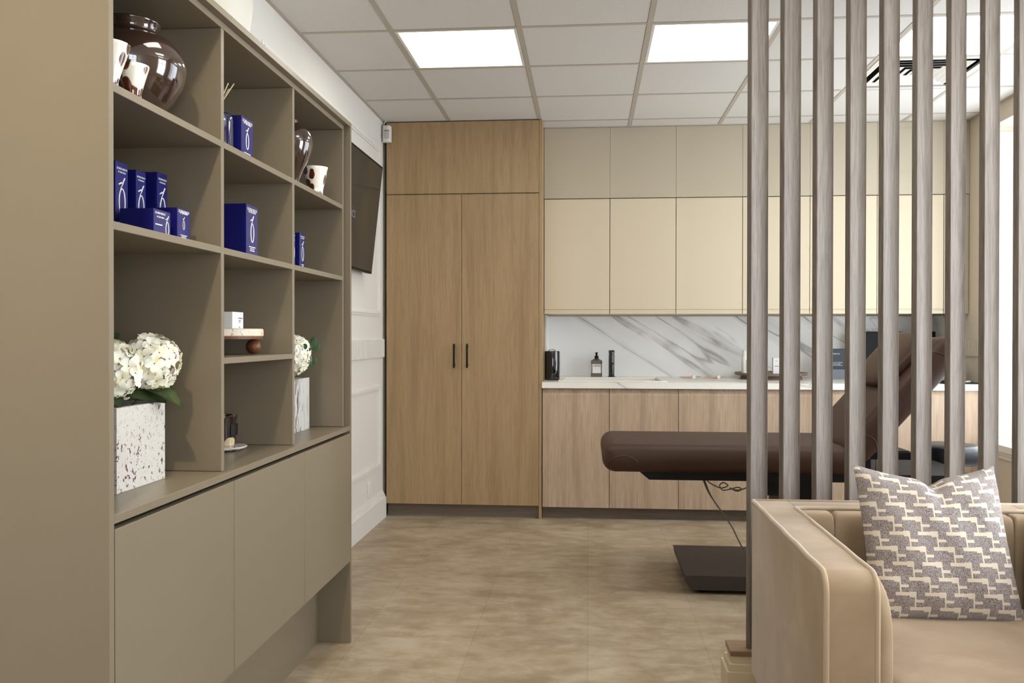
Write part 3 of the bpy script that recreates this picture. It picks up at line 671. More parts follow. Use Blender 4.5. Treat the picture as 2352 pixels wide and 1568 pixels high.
for zt in (1.717, 1.440):
    for a, b in segs: T.part('shelf', boxes((UX0+0.0125, UXG-0.0003, a, b, zt-0.017, zt), bev=0.0008, seg=1), M_taupe)
T.part('shelf', boxes((UX0+0.0125, UXG-0.0003, 2.2475, 2.7865, 1.135, 1.151), bev=0.0008, seg=1), M_taupe)
T.part('shelf', boxes((UX0, UXF, Y0+0.0185, Y1-0.0105, 0.837, 0.855), bev=0.0008, seg=1), M_taupe)
T.part('body', boxes((UX0, UXF-0.022, Y0+0.0185, Y1-0.0105, 0.34, 0.82)), M_taupe)
for a, b in ((1.6735, 2.262), (2.265, 2.844), (2.847, 3.4075)):
    T.part('door', boxes((UXF-0.0205, UXF, a, b, 0.322, 0.826), bev=0.0008, seg=1), M_taupe)
T.part('plinth', boxes((-1.078, -1.06, Y0+0.0185, Y1-0.0105, 0, 0.338)), M_taupe)

# cubby contents ------------------------------------------------
Z1, Z2, Z3, ZB = 1.7175, 1.4405, 1.1515, 0.8555
T = Thing('squat_vase', 'large squat glossy brown vase in the top left cubby', 'vase', (-1.095, 2.045, Z1))
pr = [(0.05, 0), (0.054, 0.004), (0.074, 0.03), (0.100, 0.068), (0.117, 0.100), (0.1245, 0.132), (0.122, 0.155), (0.110, 0.180), (0.090, 0.200), (0.068, 0.211), (0.060, 0.216), (0.059, 0.224), (0.063, 0.234), (0.066, 0.240), (0.064, 0.244), (0.057, 0.242), (0.052, 0.225)]
def spl(pr, k=4):
    q = smooth_path([(a, b, 0) for a, b in pr], k); return [(max(p.x, 0.0), p.y) for p in q]
bm = bmesh.new(); lathe(bm, spl(pr), n=56); T.part('vase_body', bm, M_brown_glaze, smooth='all', local=True)
def tumbler(name, lb, x, y, z, h, r0, r1, m, cat='glass', flare=0.0):
    bm = bmesh.new()
    lathe(bm, spl([(r0*0.9, 0), (r0, 0.004), (r0*1.0, h*0.25), (r0+(r1-r0)*0.45, h*0.6), (r1, h), (r1-0.003, h+0.001), (r1-0.006, h-0.004), (r0+(r1-r0)*0.3, h*0.5), (r0*0.8, h*0.18), (0.001, h*0.15)], 4), n=40)
    bmesh.ops.translate(bm, verts=bm.verts, vec=(x, y, z))
    return single(name, bm, m, lb, cat, (x, y, z), smooth='all')
tumbler('glass_votive', 'large white glass votive with brown spots before the squat vase', -1.002, 1.775, Z1, 0.098, 0.021, 0.044, M_tort, 'votive')
tumbler('glass_votive', 'small white and brown glass votive squeezed beside the squat vase', -0.992, 1.858, Z1, 0.078, 0.018, 0.034, M_tort, 'votive')
T = Thing('teardrop_vase', 'glossy brown teardrop vase in the top right cubby', 'vase', (-1.044, 3.035, Z1))
bm = bmesh.new(); lathe(bm, spl([(0.022, 0), (0.024, 0.004), (0.028, 0.03), (0.045, 0.075), (0.064, 0.115), (0.076, 0.150), (0.078, 0.172), (0.074, 0.195), (0.060, 0.218), (0.040, 0.232), (0.026, 0.237), (0.024, 0.242), (0.026, 0.247), (0.023, 0.249), (0.018, 0.24)]), n=48); T.part('vase_body', bm, M_brown_glaze, smooth='all', local=True)
tumbler('glass_votive', 'white and brown speckled flared glass in the top right cubby', -1.004, 3.195, Z1, 0.108, 0.028, 0.047, M_tort, 'votive')
# reed diffuser
T = Thing('reed_diffuser', 'dark blue glass reed diffuser in the top middle cubby', 'reed diffuser', (-1.045, 2.415, Z1))
bm = bmesh.new(); lathe(bm, spl([(0.042, 0), (0.046, 0.004), (0.046, 0.09), (0.044, 0.108), (0.034, 0.118), (0.016, 0.122), (0.014, 0.135), (0.0, 0.136)], 3), n=40); T.part('bottle_body', bm, M_blue_glass, smooth='all', local=True)
for dx, dy, h in ((0.052, 0.0, 0.20), (0.036, 0.004, 0.187), (0.030, 0.012, 0.205), (-0.02, 0.01, 0.2), (0.005, -0.03, 0.2)):
    bm = bmesh.new(); tube(bm, [(dx*0.04, dy*0.1, 0.128), (dx, dy, h)], 0.0018, 6); T.part('reed', bm, M_reed, local=True)
# blue cartons
def zo_mark(bm, y, z, h, x):
    # ring with a bent stroke on top, drawn on a face looking along +x
    rw, rh = h*0.135, h*0.32; cz = z+rh
    pts = [(x, y+rw*math.sin(a), cz+rh*math.cos(a)) for a in [2*PI*i/28 for i in range(28)]]
    tube(bm, pts, h*0.016, 6, closed=True)
    zt = cz+rh
    tube(bm, [(x, y-rw*0.55, zt-h*0.015), (x, y+rw*0.35, zt+h*0.13)], h*0.010, 6)
    tube(bm, [(x, y-rw*1.15, zt+h*0.085), (x, y-rw*0.2, zt+h*0.145), (x, y+rw*0.05, zt+h*0.11), (x, y+rw*0.9, zt+h*0.27)], h*0.018, 6)
def carton(lb, xf, y0, y1, z, h, dep, kind=0):
    T = Thing('product_carton', lb, 'carton', (xf-dep/2, (y0+y1)/2, z), 'blue skincare cartons on the shelves')
    c = T.part('carton', boxes((xf-dep, xf, y0, y1, z, z+h), bev=0.0008, seg=1), M_blue_box)
    yc = (y0+y1)/2; w_ = y1-y0; bm = bmesh.new(); X = xf+0.0004
    if kind == 1:   # logo low at the right edge, wide carton
        join(bm, text_mesh('ZO SKIN HEALTH', 0.007, None, (X, yc-w_*0.12, z+h*0.86), 'X', w_*0.6)); join(bm, text_mesh('BY ZEIN OBAGI', 0.005, None, (X, yc-w_*0.10, z+h*0.72), 'X', w_*0.42))
        zo_mark(bm, yc+w_*0.30, z+0.004, h*0.85, X); box(bm, X-0.0003, X, y0+w_*0.1, y0+w_*0.5, z+h*0.42, z+h*0.46)
    else:
        join(bm, text_mesh('ZO SKIN HEALTH', w_*0.13, None, (X, yc, z+h*0.91), 'X', w_*0.84)); join(bm, text_mesh('BY ZEIN OBAGI', w_*0.1, None, (X, yc, z+h*0.865), 'X', w_*0.6))
        zo_mark(bm, yc, z+h*(0.30 if kind == 0 else 0.38), h*(0.55 if kind == 0 else 0.42), X)
        for i, ww in enumerate((0.55, 0.36, 0.4)): box(bm, X-0.0003, X, yc-w_*ww/2, yc+w_*ww/2, z+h*(0.20-0.035*i), z+h*(0.215-0.035*i))
        box(bm, X-0.0003, X, yc-w_*0.4, yc+w_*0.4, z+h*0.06, z+h*0.068)
    T.part('lettering', bm, M_ink_light, parent=c)
    return T
carton('tall dark blue carton at the left end of the left middle cubby', -1.105, 1.990, 2.046, Z2, 0.180, 0.055)
carton('tall dark blue carton between two others, left middle cubby', -1.095, 2.066, 2.113, Z2, 0.172, 0.05)
carton('tall dark blue carton at the back right, left middle cubby', -1.078, 2.140, 2.190, Z2, 0.180, 0.06)
carton('low wide blue carton with large logo in front, left middle cubby', -0.998, 1.962, 2.044, Z2, 0.063, 0.082, 1)
carton('short blue carton with small logo beside divider, left middle cubby', -1.000, 2.084, 2.152, Z2, 0.082, 0.055, 2)
carton('big blue carton alone in the centre middle cubby', -1.000, 2.522, 2.612, Z2, 0.157, 0.12)
carton('blue carton beside the reed diffuser in the top middle cubby', -1.000, 2.486, 2.574, Z1, 0.130, 0.05)
carton('slim blue carton in the right middle cubby, nearer the wall end', -1.050, 3.160, 3.212, Z2, 0.146, 0.04)
carton('slim blue carton half hidden by the divider, right middle cubby', -1.062, 3.100, 3.140, Z2, 0.146, 0.04)

# hydrangeas
def petal(bm, c, n, up, s, mi=0):
    side = n.cross(up).normalized()
    rows = [(0.0, 0.0, 0.12), (0.35, 0.04, 0.42), (0.75, 0.05, 0.50), (1.05, -0.05, 0.30)]
    prev = None
    for t_, lift, wd in rows:
        p = c + up*s*t_ + n*s*lift*1.5; jit = random.uniform(-0.06, 0.06)*s
        a = bm.verts.new(p - side*s*wd + n*(jit+0.05*s)); m_ = bm.verts.new(p - n*s*0.06); b = bm.verts.new(p + side*s*wd + n*(0.05*s-jit))
        if prev:
            for q in ((prev[0], prev[1], m_, a), (prev[1], prev[2], b, m_)):
                f = bm.faces.new(q); f.material_index = mi
        prev = (a, m_, b)
def flower_head(cx, cy, cz, r, sz, n=64, s=0.0205):
    bm = bmesh.new(); sphere(bm, (cx, cy, cz), r*0.84, (1, 1, sz), 16, 10)
    for i in range(n):
        zz = 1-2*(i+0.5)/n; ph = i*2.39996; rr = math.sqrt(max(0, 1-zz*zz))
        d = Vector((rr*math.cos(ph), rr*math.sin(ph), zz)); nrm = Vector((d.x, d.y, d.z/sz)).normalized()
        c = Vector((cx+d.x*r, cy+d.y*r, cz+d.z*r*sz)) + nrm*random.uniform(-0.005, 0.004)
        nrm = (nrm + Vector((random.uniform(-.3, .3), random.uniform(-.3, .3), random.uniform(-.3, .3)))).normalized()
        t1 = nrm.orthogonal().normalized(); a0 = random.uniform(0, 2*PI)
        for k in range(4):
            up = Matrix.Rotation(a0+k*PI/2, 3, nrm) @ t1
            petal(bm, c, nrm, (up + nrm*0.18).normalized(), s*random.uniform(0.85, 1.15))
        m = Matrix.Translation(c + nrm*0.001) @ Matrix.Diagonal((0.0016, 0.0016, 0.0016, 1))
        r_ = bmesh.ops.create_icosphere(bm, subdivisions=1, radius=1, matrix=m)
        for f in {f for v in r_['verts'] for f in v.link_faces}: f.material_index = 1
    return bm
def leaf(p0, p1, wd, droop=0.02, m=8):
    bm = bmesh.new(); p0, p1 = Vector(p0), Vector(p1); d = (p1-p0); sd = d.cross(Vector((0.62, -0.45, 0.65))).normalized(); rows = []
    for i in range(m+1):
        s = i/m; c = p0 + d*s + Vector((0, 0, -droop*(s*s)+droop*0.5*math.sin(PI*s))); w_ = wd*math.sin(PI*min(0.98, s*0.93+0.05))**0.8
        rows.append([bm.verts.new(c - sd*w_ + Vector((0, 0, w_*0.3))), bm.verts.new(c), bm.verts.new(c + sd*w_ + Vector((0, 0, w_*0.3)))])
    for a, b in zip(rows, rows[1:]):
        bm.faces.new((a[0], a[1], b[1], b[0])); bm.faces.new((a[1], a[2], b[2], b[1]))
    bmesh.ops.solidify(bm, geom=bm.faces[:], thickness=0.0008); return bm
def planter(name, lb, x0, x1, y0, y1, z0, z1, m):
    T = Thing(name, lb, 'planter', ((x0+x1)/2, (y0+y1)/2, z0)); t_ = 0.014
    T.part('planter_body', boxes((x0, x1, y0, y0+t_, z0, z1), (x0, x1, y1-t_, y1, z0, z1), (x0, x0+t_, y0+t_, y1-t_, z0, z1), (x1-t_, x1, y0+t_, y1-t_, z0, z1), (x0+t_, x1-t_, y0+t_, y1-t_, z0, z0+0.012)), m)
    T.part('floral_foam', boxes((x0+t_+0.001, x1-t_-0.001, y0+t_+0.001, y1-t_-0.001, z0+0.0125, z1-0.03)), M_leaf)
planter('stone_planter', 'square speckled pale granite planter on the bottom left shelf', -1.245, -1.047, 1.888, 2.114, ZB, 1.047, M_stone)
planter('stone_planter', 'narrow striped grey granite planter on the bottom right shelf', -1.25, -1.060, 3.11, 3.296, ZB, 1.050, M_stone2)
T = Thing('hydrangea_bouquet', 'cream hydrangeas filling the speckled granite planter', 'flowers', (-1.14, 2.0, 1.018))
for (x, y, z, r, sz) in ((-1.098, 1.965, 1.128, 0.052, 1.25), (-1.062, 2.075, 1.142, 0.062, 1.0), (-1.20, 2.03, 1.16, 0.06, 1.0)):
    T.part('flower_head', flower_head(x, y, z, r, sz), [M_petal, M_flower_eye], smooth='all')
    bm = bmesh.new(); tube(bm, [(x, y, z-r*0.8*sz), (-1.14+(x+1.14)*0.4, 2.0+(y-2.0)*0.4, 1.0185)], 0.003, 6); T.part('stem', bm, M_leaf)
for p0, p1, wd, dr in (((-1.10, 2.05, 1.085), (-0.985, 2.085, 1.062), 0.030, 0.03), ((-1.09, 2.00, 1.07), (-1.03, 2.09, 1.055), 0.026, 0.01), ((-1.12, 1.96, 1.07), (-1.05, 1.91, 1.056), 0.024, 0.008), ((-1.13, 2.02, 1.07), (-1.06, 1.97, 1.09), 0.028, 0.01), ((-1.15, 2.06, 1.08), (-1.13, 2.16, 1.07), 0.026, 0.02), ((-1.13, 1.93, 1.08), (-1.06, 1.88, 1.15), 0.026, 0.0), ((-1.16, 1.99, 1.15), (-1.12, 2.03, 1.215), 0.02, 0.0)):
    T.part('leaf', leaf(p0, p1, wd, dr), M_leaf, smooth='all')
T = Thing('hydrangea_bouquet', 'white hydrangea with round green leaves in the striped planter', 'flowers', (-1.14, 3.2, 1.021))
T.part('flower_head', flower_head(-1.088, 3.195, 1.135, 0.058, 1.15, 60), [M_petal, M_flower_eye], smooth='all')
T.part('flower_head', flower_head(-1.16, 3.15, 1.15, 0.05, 1.0, 40), [M_petal, M_flower_eye], smooth='all')
bm = bmesh.new(); tube(bm, [(-1.088, 3.195, 1.08), (-1.13, 3.2, 1.0215)], 0.003, 6); T.part('stem', bm, M_leaf)
for x, y, z, q in ((-1.024, 3.235, 1.178, 0.012), (-1.030, 3.20, 1.165, 0.011), (-1.035, 3.17, 1.17, 0.009), (-1.02, 3.26, 1.165, 0.014), (-1.03, 3.255, 1.115, 0.013), (-1.035, 3.27, 1.19, 0.012), (-1.04, 3.24, 1.105, 0.010)):
    bm = bmesh.new(); sphere(bm, (x, y, z), q, (1.0, 0.12, 1.15), 14, 8); T.part('leaf', bm, M_leaf2, smooth='all')

# footed board, little carton, candle, plate
T = Thing('footed_board', 'round travertine and walnut cake board on wooden ball feet', 'serving board', (-1.14, 2.64, Z3))
bm = bmesh.new(); lathe(bm, [(0.136, 0.056), (0.138, 0.058), (0.138, 0.076), (0.135, 0.079)], n=64); T.part('stone_top', bm, M_travertine, smooth=True, local=True)
bm = bmesh.new(); lathe(bm, [(0.135, 0.0475), (0.136, 0.056)], n=64); T.part('wood_base', bm, M_walnut, smooth=True, local=True)
for a in (35, 155, 275):
    bm = bmesh.new(); sphere(bm, (0.111*math.cos(math.radians(a)), 0.111*math.sin(math.radians(a)), 0.0238), 0.0238, u=24, v=16); T.part('ball_foot', bm, M_walnut, smooth='all', local=True)
T = Thing('product_carton', 'tiny white carton standing on the round footed board', 'carton', (-1.09, 2.575, Z3+0.0795))
c_ = T.part('carton', boxes((-0.035, 0.028, -0.005, 0.078, 0, 0.050), bev=0.0008, seg=1), M_white_card, local=True)
bm = bmesh.new(); join(bm, text_mesh('THE MIRACLE', 0.0055, None, (0.0284, 0.055, 0.031), 'X', 0.036)); join(bm, text_mesh('Recovery', 0.0045, None, (0.0284, 0.050, 0.0245), 'X')); join(bm, text_mesh('essence', 0.0045, None, (0.0284, 0.049, 0.020), 'X')); join(bm, text_mesh('50 ml', 0.0045, None, (0.0284, 0.047, 0.004), 'X'))
T.part('lettering', bm, M_ink, parent=c_, local=True)
T = Thing('marble_plate', 'round brown and white marble coaster on the bottom middle shelf', 'plate', (-1.140, 2.655, ZB))
bm = bmesh.new(); lathe(bm, spl([(0.06, 0), (0.072, 0.002), (0.083, 0.008), (0.083, 0.011), (0.078, 0.013)], 3), n=56); T.part('plate_body', bm, M_plate, smooth=True, local=True)
T = Thing('candle_jar', 'tortoiseshell glass candle jar on the marble coaster', 'candle', (-1.118, 2.65, ZB+0.0135))
bm = bmesh.new(); lathe(bm, spl([(0.026, 0), (0.030, 0.003), (0.0335, 0.045), (0.036, 0.088), (0.037, 0.094), (0.0345, 0.094), (0.033, 0.08), (0.0, 0.079)], 3), n=40); T.part('jar', bm, M_tort_dark, smooth='all', local=True)
bm = bmesh.new(); tube(bm, [(0, 0, 0.079), (0.001, 0, 0.092)], 0.0012, 6); T.part('wick', bm, M_ink, local=True)
bm = bmesh.new(); pts = []
for i in range(9):
    a = math.radians(-42+i*9); pts.append((0.0362*math.cos(a), 0.0362*math.sin(a)))
A_ = [bm.verts.new((p[0], p[1], 0.034)) for p in pts]; B_ = [bm.verts.new((p[0]*1.035, p[1]*1.035, 0.068)) for p in pts]
for i in range(8): bm.faces.new((A_[i], A_[i+1], B_[i+1], B_[i]))
T.part('label', bm, M_black_plastic, local=True, label='small black label')

# on top of the unit
T = Thing('white_floor_vase', 'large white rounded vase on top of the shelving unit', 'vase', (-1.245, 2.88, UT+0.0005))
bm = bmesh.new(); pr = [(0.045, 0.0), (0.052, 0.004), (0.078, 0.07), (0.102, 0.15), (0.116, 0.23), (0.119, 0.29), (0.114, 0.36), (0.098, 0.42), (0.072, 0.465), (0.046, 0.49), (0.036, 0.505), (0.038, 0.525), (0.046, 0.535), (0.043, 0.537), (0.032, 0.52)]
lathe(bm, spl(pr, 3), n=48); T.part('vase_body', bm, mat('matt_white_glaze', (200, 197, 186), 0.45), smooth='all', local=True)
single('acrylic_holder', boxes((-1.118, -1.100, 2.896, 2.899, UT+0.0035, UT+0.152), (-1.118, -1.100, 2.936, 2.939, UT+0.0035, UT+0.138), (-1.118, -1.100, 2.896, 2.939, UT+0.0005, UT+0.0034)), M_glass_clear, 'small grey acrylic holder standing on top of the shelving unit', 'holder', (-1.109, 2.915, UT))

# ------------------------------------------------------------ treatment couch
T = Thing('treatment_couch', 'brown leather treatment couch with raised backrest on a black lifting base', 'treatment couch', (0.95, 4.54, 0))
def soft_slab(x0, x1, y0, y1, z0, z1, rc, re, n=8):
    # rounded plan corners + rounded edges
    bm = bmesh.new(); pts = []
    for cx, cy, a0 in ((x1-rc, y1-rc, 0), (x0+rc, y1-rc, PI/2), (x0+rc, y0+rc, PI), (x1-rc, y0+rc, 1.5*PI)):
        for i in range(n+1):
            a = a0 + PI/2*i/n; pts.append((cx+rc*math.cos(a), cy+rc*math.sin(a)))
    prism(bm, pts, 'Z', z0, z1, bev=re, seg=7); return bm
def arc(cx, cz, rx, rz, a0, a1, n=8): return [(cx+rx*math.cos(math.radians(a0+(a1-a0)*i/n)), cz+rz*math.sin(math.radians(a0+(a1-a0)*i/n))) for i in range(n+1)]
bm = bmesh.new(); box(bm, 0.068, 1.275, 4.19, 4.88, 0.5625, 0.6955, bev=0.062, seg=9)
T.part('mattress', bm, M_leather, smooth='all')
def skin_y(dx, dz): return 4.252 - math.sqrt(max(0.0, 0.062**2-dx*dx-dz*dz)) - 0.0005
pts = []
for i in range(21):
    a = PI - PI*i/20; x = 0.166+0.070*math.cos(a); z = 0.600+0.046*math.sin(a)
    dx, dz = max(0, 0.13-x), max(0, 0.6245-z, z-0.6335)
    pts.append((x, skin_y(dx, dz), z))
bm = bmesh.new(); tube(bm, pts, 0.0022, 6); T.part('seam', bm, M_leather_seam, smooth='all')
# backrest, built flat along +x from the hinge then tilted
H = Vector((1.165, 0, 0.690)); ang = math.radians(48.5)
def tilt(bm):
    bm.transform(Matrix.Translation(H) @ Matrix.Rotation(-ang, 4, 'Y')); return bm
bm = bmesh.new(); box(bm, -0.012, 0.722, 4.19, 4.88, -0.138, 0.0, bev=0.062, seg=9); T.part('backrest', tilt(bm), M_leather, smooth='all')
bm = bmesh.new(); puff(bm, 0.36, 0.70, 4.29, 4.83, -0.03, 0.055, e=3.6); T.part('headrest', tilt(bm), M_leather, smooth='all')
for xs_ in (0.60, 0.10):
    pts = []
    for i in range(17):
        z = -0.002-0.134*i/16; dz = max(0, z+0.062, -0.076-z); pts.append((xs_+0.03*math.sin(PI*i/16), skin_y(0, dz), z))
    bm = bmesh.new(); tube(bm, pts, 0.0022, 6); T.part('seam', tilt(bm), M_leather_seam, smooth='all')
bm = bmesh.new(); tube(bm, [(0.45, 4.187, -0.06), (0.45, 4.180, -0.06)], 0.014, 16); T.part('grommet', tilt(bm), M_black_plastic, smooth=True)
bm = bmesh.new(); prism(bm, [(0.245, 0.561), (1.80, 0.561), (1.80, 0.522), (0.292, 0.522)], 'Y', 4.27, 4.80); T.part('frame', bm, M_black_metal)
T.part('strut', boxes((1.30, 1.33, 4.30, 4.33, 0.54, 0.63)), M_black_metal)
bm = bmesh.new(); tube(bm, smooth_path([(1.33, 4.22, 0.64), (1.325, 4.21, 0.60), (1.318, 4.215, 0.575)]), 0.003, 6); T.part('cable', bm, M_leather_seam)
T.part('column', boxes((0.93, 1.14, 4.42, 4.66, 0.09, 0.522), (0.86, 1.16, 4.36, 4.72, 0.44, 0.522), (0.95, 1.12, 4.405, 4.42, 0.1, 0.44)), M_black_metal)
T.part('motor_cover', boxes((0.80, 0.92, 4.45, 4.52, 0.495, 0.520)), M_white_plastic, label='pale plastic cover')
bm = bmesh.new(); prism(bm, [(0.455, 0.088), (1.45, 0.088), (1.45, 0.02), (0.485, 0.02), (0.462, 0.05)], 'Y', 4.195, 4.80); T.part('base_plate', bm, M_base_plate)
for x, y in ((0.54, 4.26), (1.38, 4.26), (0.54, 4.73), (1.38, 4.73)):
    bm = bmesh.new(); lathe(bm, [(0.022, 0), (0.024, 0.003), (0.02, 0.010), (0.008, 0.012), (0.008, 0.020)], x, y, 20); T.part('foot', bm, M_black_plastic, smooth=True)
bm = bmesh.new(); tube(bm, smooth_path([(0.565, 4.5, 0.521), (0.60, 4.5, 0.43), (0.66, 4.5, 0.34), (0.715, 4.5, 0.26), (0.75, 4.5, 0.19), (0.80, 4.5, 0.0925)]), 0.0035, 8); T.part('power_cable', bm, M_cable, smooth=True)
bm = bmesh.new(); tube(bm, smooth_path([(0.572, 4.5, 0.521), (0.61, 4.51, 0.42), (0.665, 4.52, 0.335), (0.73, 4.55, 0.305), (0.78, 4.6, 0.292)]), 0.003, 8)
pts = [(0.775+0.012*i/4.0, 4.6+0.012*math.cos(i*0.9), 0.290+0.012*math.sin(i*0.9)) for i in range(60)]; tube(bm, pts, 0.0028, 6); T.part('coiled_cable', bm, M_cable, smooth=True)
bm = bmesh.new(); tube(bm, smooth_path([(0.578, 4.45, 0.521), (0.595, 4.45, 0.487), (0.64, 4.45, 0.462), (0.665, 4.45, 0.458), (0.69, 4.45, 0.47), (0.668, 4.45, 0.484), (0.65, 4.45, 0.47), (0.665, 4.45, 0.447), (0.70, 4.45, 0.452), (0.74, 4.45, 0.462), (0.755, 4.45, 0.452), (0.735, 4.45, 0.443), (0.70, 4.45, 0.458), (0.74, 4.45, 0.448), (0.80, 4.45, 0.470), (0.84, 4.46, 0.505)]), 0.0032, 8); T.part('looped_cable', bm, M_cable, smooth=True)

T = Thing('rolling_stool', 'round black padded stool in front of the last base cabinet', 'stool', (1.935, 4.95, 0.0))
bm = bmesh.new(); lathe(bm, spl([(0.02, 0.530), (0.145, 0.530), (0.156, 0.540), (0.157, 0.600), (0.150, 0.622), (0.12, 0.631), (0.0, 0.633)], 3), n=48); T.part('seat', bm, M_black_leather, smooth='all', local=True)
bm = bmesh.new(); lathe(bm, [(0.028, 0.10), (0.028, 0.32), (0.016, 0.32), (0.016, 0.531)], n=20); T.part('column', bm, M_chrome, smooth=True, local=True)
for i in range(5):
    a = 2*PI*i/5+0.3; bm = bmesh.new(); tube(bm, [(0, 0, 0.11), (0.24*math.cos(a), 0.24*math.sin(a), 0.07)], [0.02, 0.012], 10); l_ = T.part('leg', bm, M_chrome, smooth=True, local=True)
    bm = bmesh.new(); tube(bm, [(0.24*math.cos(a)-0.008, 0.24*math.sin(a), 0.0305), (0.24*math.cos(a)+0.012, 0.24*math.sin(a), 0.0305)], 0.03, 16); T.part('castor', bm, M_black_plastic, parent=l_, smooth=True, local=True)
T = Thing('storage_case', 'low black equipment trolley behind the couch backrest', 'trolley', (1.73, 5.3, 0))
T.part('case_body', boxes((-0.14, 0.117, -0.1, 0.1, 0.498, 0.549), (-0.13, 0.095, -0.09, 0.09, 0.549, 0.556), bev=0.003), M_black_plastic, local=True)
for sx in (-0.12, -0.095):
    for sy in (-0.08, 0.08): T.part('leg', boxes((sx, sx+0.015, sy-0.008, sy+0.008, 0.0, 0.498)), M_black_metal, local=True)

# ------------------------------------------------------------ slatted partition
T = Thing('slatted_partition', 'floor to ceiling grey wood slatted screen on a low cream kerb', 'room divider', (1.45, 2.94, 0))
SPH = math.radians(30); SA, SB = 0.071, 0.0215
ca, sa = math.cos(SPH), math.sin(SPH)
for i in range(20):
    x = 0.511+0.1029*i
    if x > XR-0.09: break
    x0, y0 = x, 2.921    # back-left corner
    fl = (x0+SB*sa, y0-SB*ca); fr_ = (fl[0]+SA*ca, fl[1]+SA*sa); brr = (x0+SA*ca, y0+SA*sa)
    bm = bmesh.new(); prism(bm, [(x0, y0), fl, fr_, brr], 'Z', 0.2005, ZC-0.001, bev=0.0)
    es = [e for e in bm.edges if abs(e.verts[0].co.z-e.verts[1].co.z) > 1]
    bmesh.ops.bevel(bm, geom=es, offset=0.0025, segments=2, affect='EDGES', profile=0.5)
    T.part('slat', bm, M_slat)
T.part('cap', boxes((0.456, XR-0.001, 2.88, 2.985, 0.183, 0.200), bev=0.001), M_cap, label='brown wood cap')
T.part('kerb', boxes((0.462, XR-0.001, 2.885, 2.98, 0, 0.1825), (0.452, XR-0.028, 2.873, 2.885, 0, 0.160), (0.452, 0.462, 2.885, 2.99, 0, 0.160), (0.443, XR-0.028, 2.863, 2.873, 0, 0.138), (0.443, 0.452, 2.873, 3.0, 0, 0.138), bev=0.0015), M_kerb)

# ------------------------------------------------------------ armchair
AX0, AX1, AY0, AY1, AZ = 0.507, 1.385, 1.945, 2.80, 0.700; AW = 0.113
T = Thing('armchair', 'tan velvet tub armchair with piped edges in front of the slatted screen', 'armchair', ((AX0+AX1)/2, 2.35, 0))
def arm_prof(zb, zt, yf, yb, r=0.045, n=8):
    p = [(yb, zb), (yf, zb)]
    p += [(yf+r-r*math.cos(PI/2*i/n), zt-r+r*math.sin(PI/2*i/n)) for i in range(n+1)]
    return p + [(yb, zt)]
def wav(p, x, k=1.0):
    return [(x+0.0012*k*math.sin(q[0]*33+x*9), q[0], q[1]+0.0008*k*math.sin(q[0]*31+1.0)) for q in p]
def arm(x0, x1):
    bm = bmesh.new(); prism(bm, arm_prof(0.165, AZ, AY0, AY1), 'X', x0, x1, bev=0.008, seg=3)
    a = T.part('arm', bm, M_velvet, smooth=True)
    for x in (x0+0.004, x1-0.004):
        pp = arm_prof(0.175, AZ-0.001, AY0+0.001, AY1-(0.004 if abs(x-(x0 if x0 < 1 else x1)) < 0.01 else 0.108), 0.045, 10)[1:]
        # resample the long top run so it can waver a little
        top = [(pp[-2][0]+(pp[-1][0]-pp[-2][0])*i/14, pp[-1][1]) for i in range(15)]
        pts = wav(pp[:-2]+top, x); bm = bmesh.new(); tube(bm, pts, 0.0062, 10); T.part('piping', bm, M_piping, parent=a, smooth='all')
    return a
arm(AX0, AX0+AW); arm(AX1-AW, AX1)
bm = bmesh.new(); box(bm, AX0+AW-0.004, AX1-AW+0.004, AY1-0.108, AY1, 0.165, AZ-0.0003, bev=0.004)
bk = T.part('backrest', bm, M_velvet, smooth=True)
bm = bmesh.new(); tube(bm, [(AX0+AW-0.004, AY1-0.112, AZ-0.001)] + [(AX0+AW+(AX1-AX0-2*AW)*i/20, AY1-0.106+0.001*math.sin(i), AZ-0.001) for i in range(21)], 0.0062, 10); T.part('piping', bm, M_piping, parent=bk, smooth='all')
bm = bmesh.new(); tube(bm, [(AX0+0.01, AY1-0.003, AZ-0.001), (AX1-0.01, AY1-0.003, AZ-0.001)], 0.006, 10); T.part('piping', bm, M_piping, parent=bk, smooth='all')
# channelled inner pads
bm = bmesh.new(); xi0, xi1 = AX0+AW, AX1-AW; n = 5; ww = (xi1-xi0)/n
ch = [xi0, 0.715, 0.84, 0.965, 1.09, 1.215, xi1]
for a_, b_ in zip(ch, ch[1:]): puff(bm, a_-0.001, b_+0.001, AY1-0.165, AY1-0.09, 0.28, AZ-0.006, e=11, n=7, m=9)
T.part('back_pad', bm, M_velvet, smooth='all')
for s, xa in ((1, xi0), (-1, xi1)):
    bm = bmesh.new(); a, b = (xa-0.014, xa+0.042) if s > 0 else (xa-0.042, xa+0.014)
    puff(bm, a, b, AY0+0.004, 2.64, 0.17, AZ-0.022, e=5.5, n=10, m=12); T.part('arm_pad', bm, M_velvet, smooth='all')
bm = bmesh.new(); puff(bm, xi0+0.030, xi1-0.030, AY0-0.02, 2.64, 0.285, 0.462, e=7, n=14, m=10); T.part('seat_cushion', bm, M_velvet, smooth='all')
T.part('seat_base', boxes((xi0+0.001, xi1-0.001, AY0+0.015, 2.64, 0.165, 0.29), bev=0.008), M_velvet)
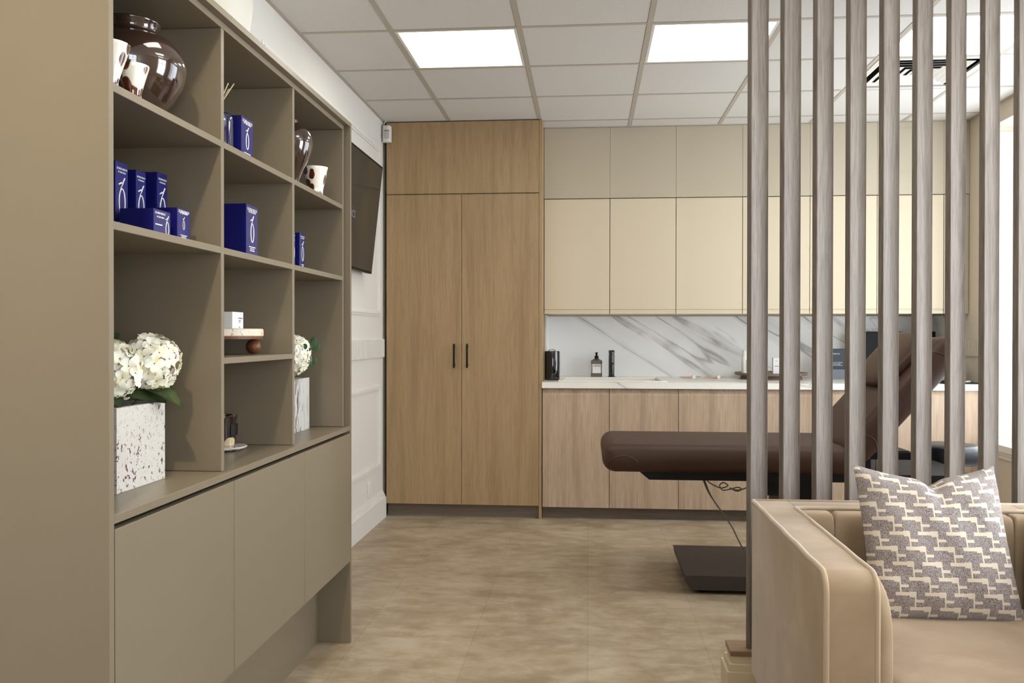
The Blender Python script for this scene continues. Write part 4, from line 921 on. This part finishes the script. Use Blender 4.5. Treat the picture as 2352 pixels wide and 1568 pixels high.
for x in (AX0+0.06, AX1-0.06):
    for y in (AY0+0.07, AY1-0.07):
        bm = bmesh.new(); lathe(bm, [(0.013, 0), (0.022, 0.165)], x, y, 16); T.part('leg', bm, M_black_metal, smooth=True)

# scatter cushion
T = Thing('scatter_cushion', 'square scatter cushion with a grey and cream maze pattern, dented on top', 'cushion', (0.95, 2.47, 0.452))
bm = bmesh.new(); uvl = bm.loops.layers.uv.new('UVMap')
N = 64; TL, TR, BL, BR = Vector((0.740, 2.550, 0.849)), Vector((1.128, 2.575, 0.850)), Vector((0.757, 2.455, 0.440)), Vector((1.160, 2.455, 0.436))
def cpt(u, v, s):
    uu, vv = u*0.5+0.5, v*0.5+0.5
    # sides bow inward between the corners
    pin = 0.055
    x = u*(1-pin*(1-v*v)*abs(u)**2*0.9); z = v*(1-pin*0.5*(1-u*u)*(abs(v)**2 if v < 0 else 0))
    if v > 0:
        dn = 0.19*max(0.0, 1-abs(u-0.03)**1.5) + 0.085*math.exp(-((u-0.03)/0.13)**2); z -= dn*v**3
    uu, vv = x*0.5+0.5, z*0.5+0.5
    p = BL*(1-uu)*(1-vv)+BR*uu*(1-vv)+TL*(1-uu)*vv+TR*uu*vv
    th = 0.082*((1-u**4)*(1-v**4))**0.55
    crease = 0.020*math.exp(-((u-0.03)/0.10)**2)*max(0, v)**1.5
    wr = 0.003*math.sin(9*u+5*v)*(1-u*u) + 0.003*math.sin(14*v+3)*math.exp(-((u+0.8)/0.25)**2)
    nrm = (BR-BL).cross(TL-BL).normalized()   # points to -y
    return p + nrm*(s*max(0.001, th-crease+wr) if s > 0 else -max(0.001, th*0.75))
for s in (1, -1):
    g = [[bm.verts.new(cpt(-1+2*i/N, -1+2*j/N, s)) for i in range(N+1)] for j in range(N+1)]
    for j in range(N):
        for i in range(N):
            f = bm.faces.new((g[j][i], g[j][i+1], g[j+1][i+1], g[j+1][i]))
            for lp, (a, b) in zip(f.loops, ((i, j), (i+1, j), (i+1, j+1), (i, j+1))): lp[uvl].uv = (a/N*43+1, b/N*43)
bmesh.ops.remove_doubles(bm, verts=bm.verts, dist=0.0015)
T.part('cover', bm, M_maze, smooth='all')
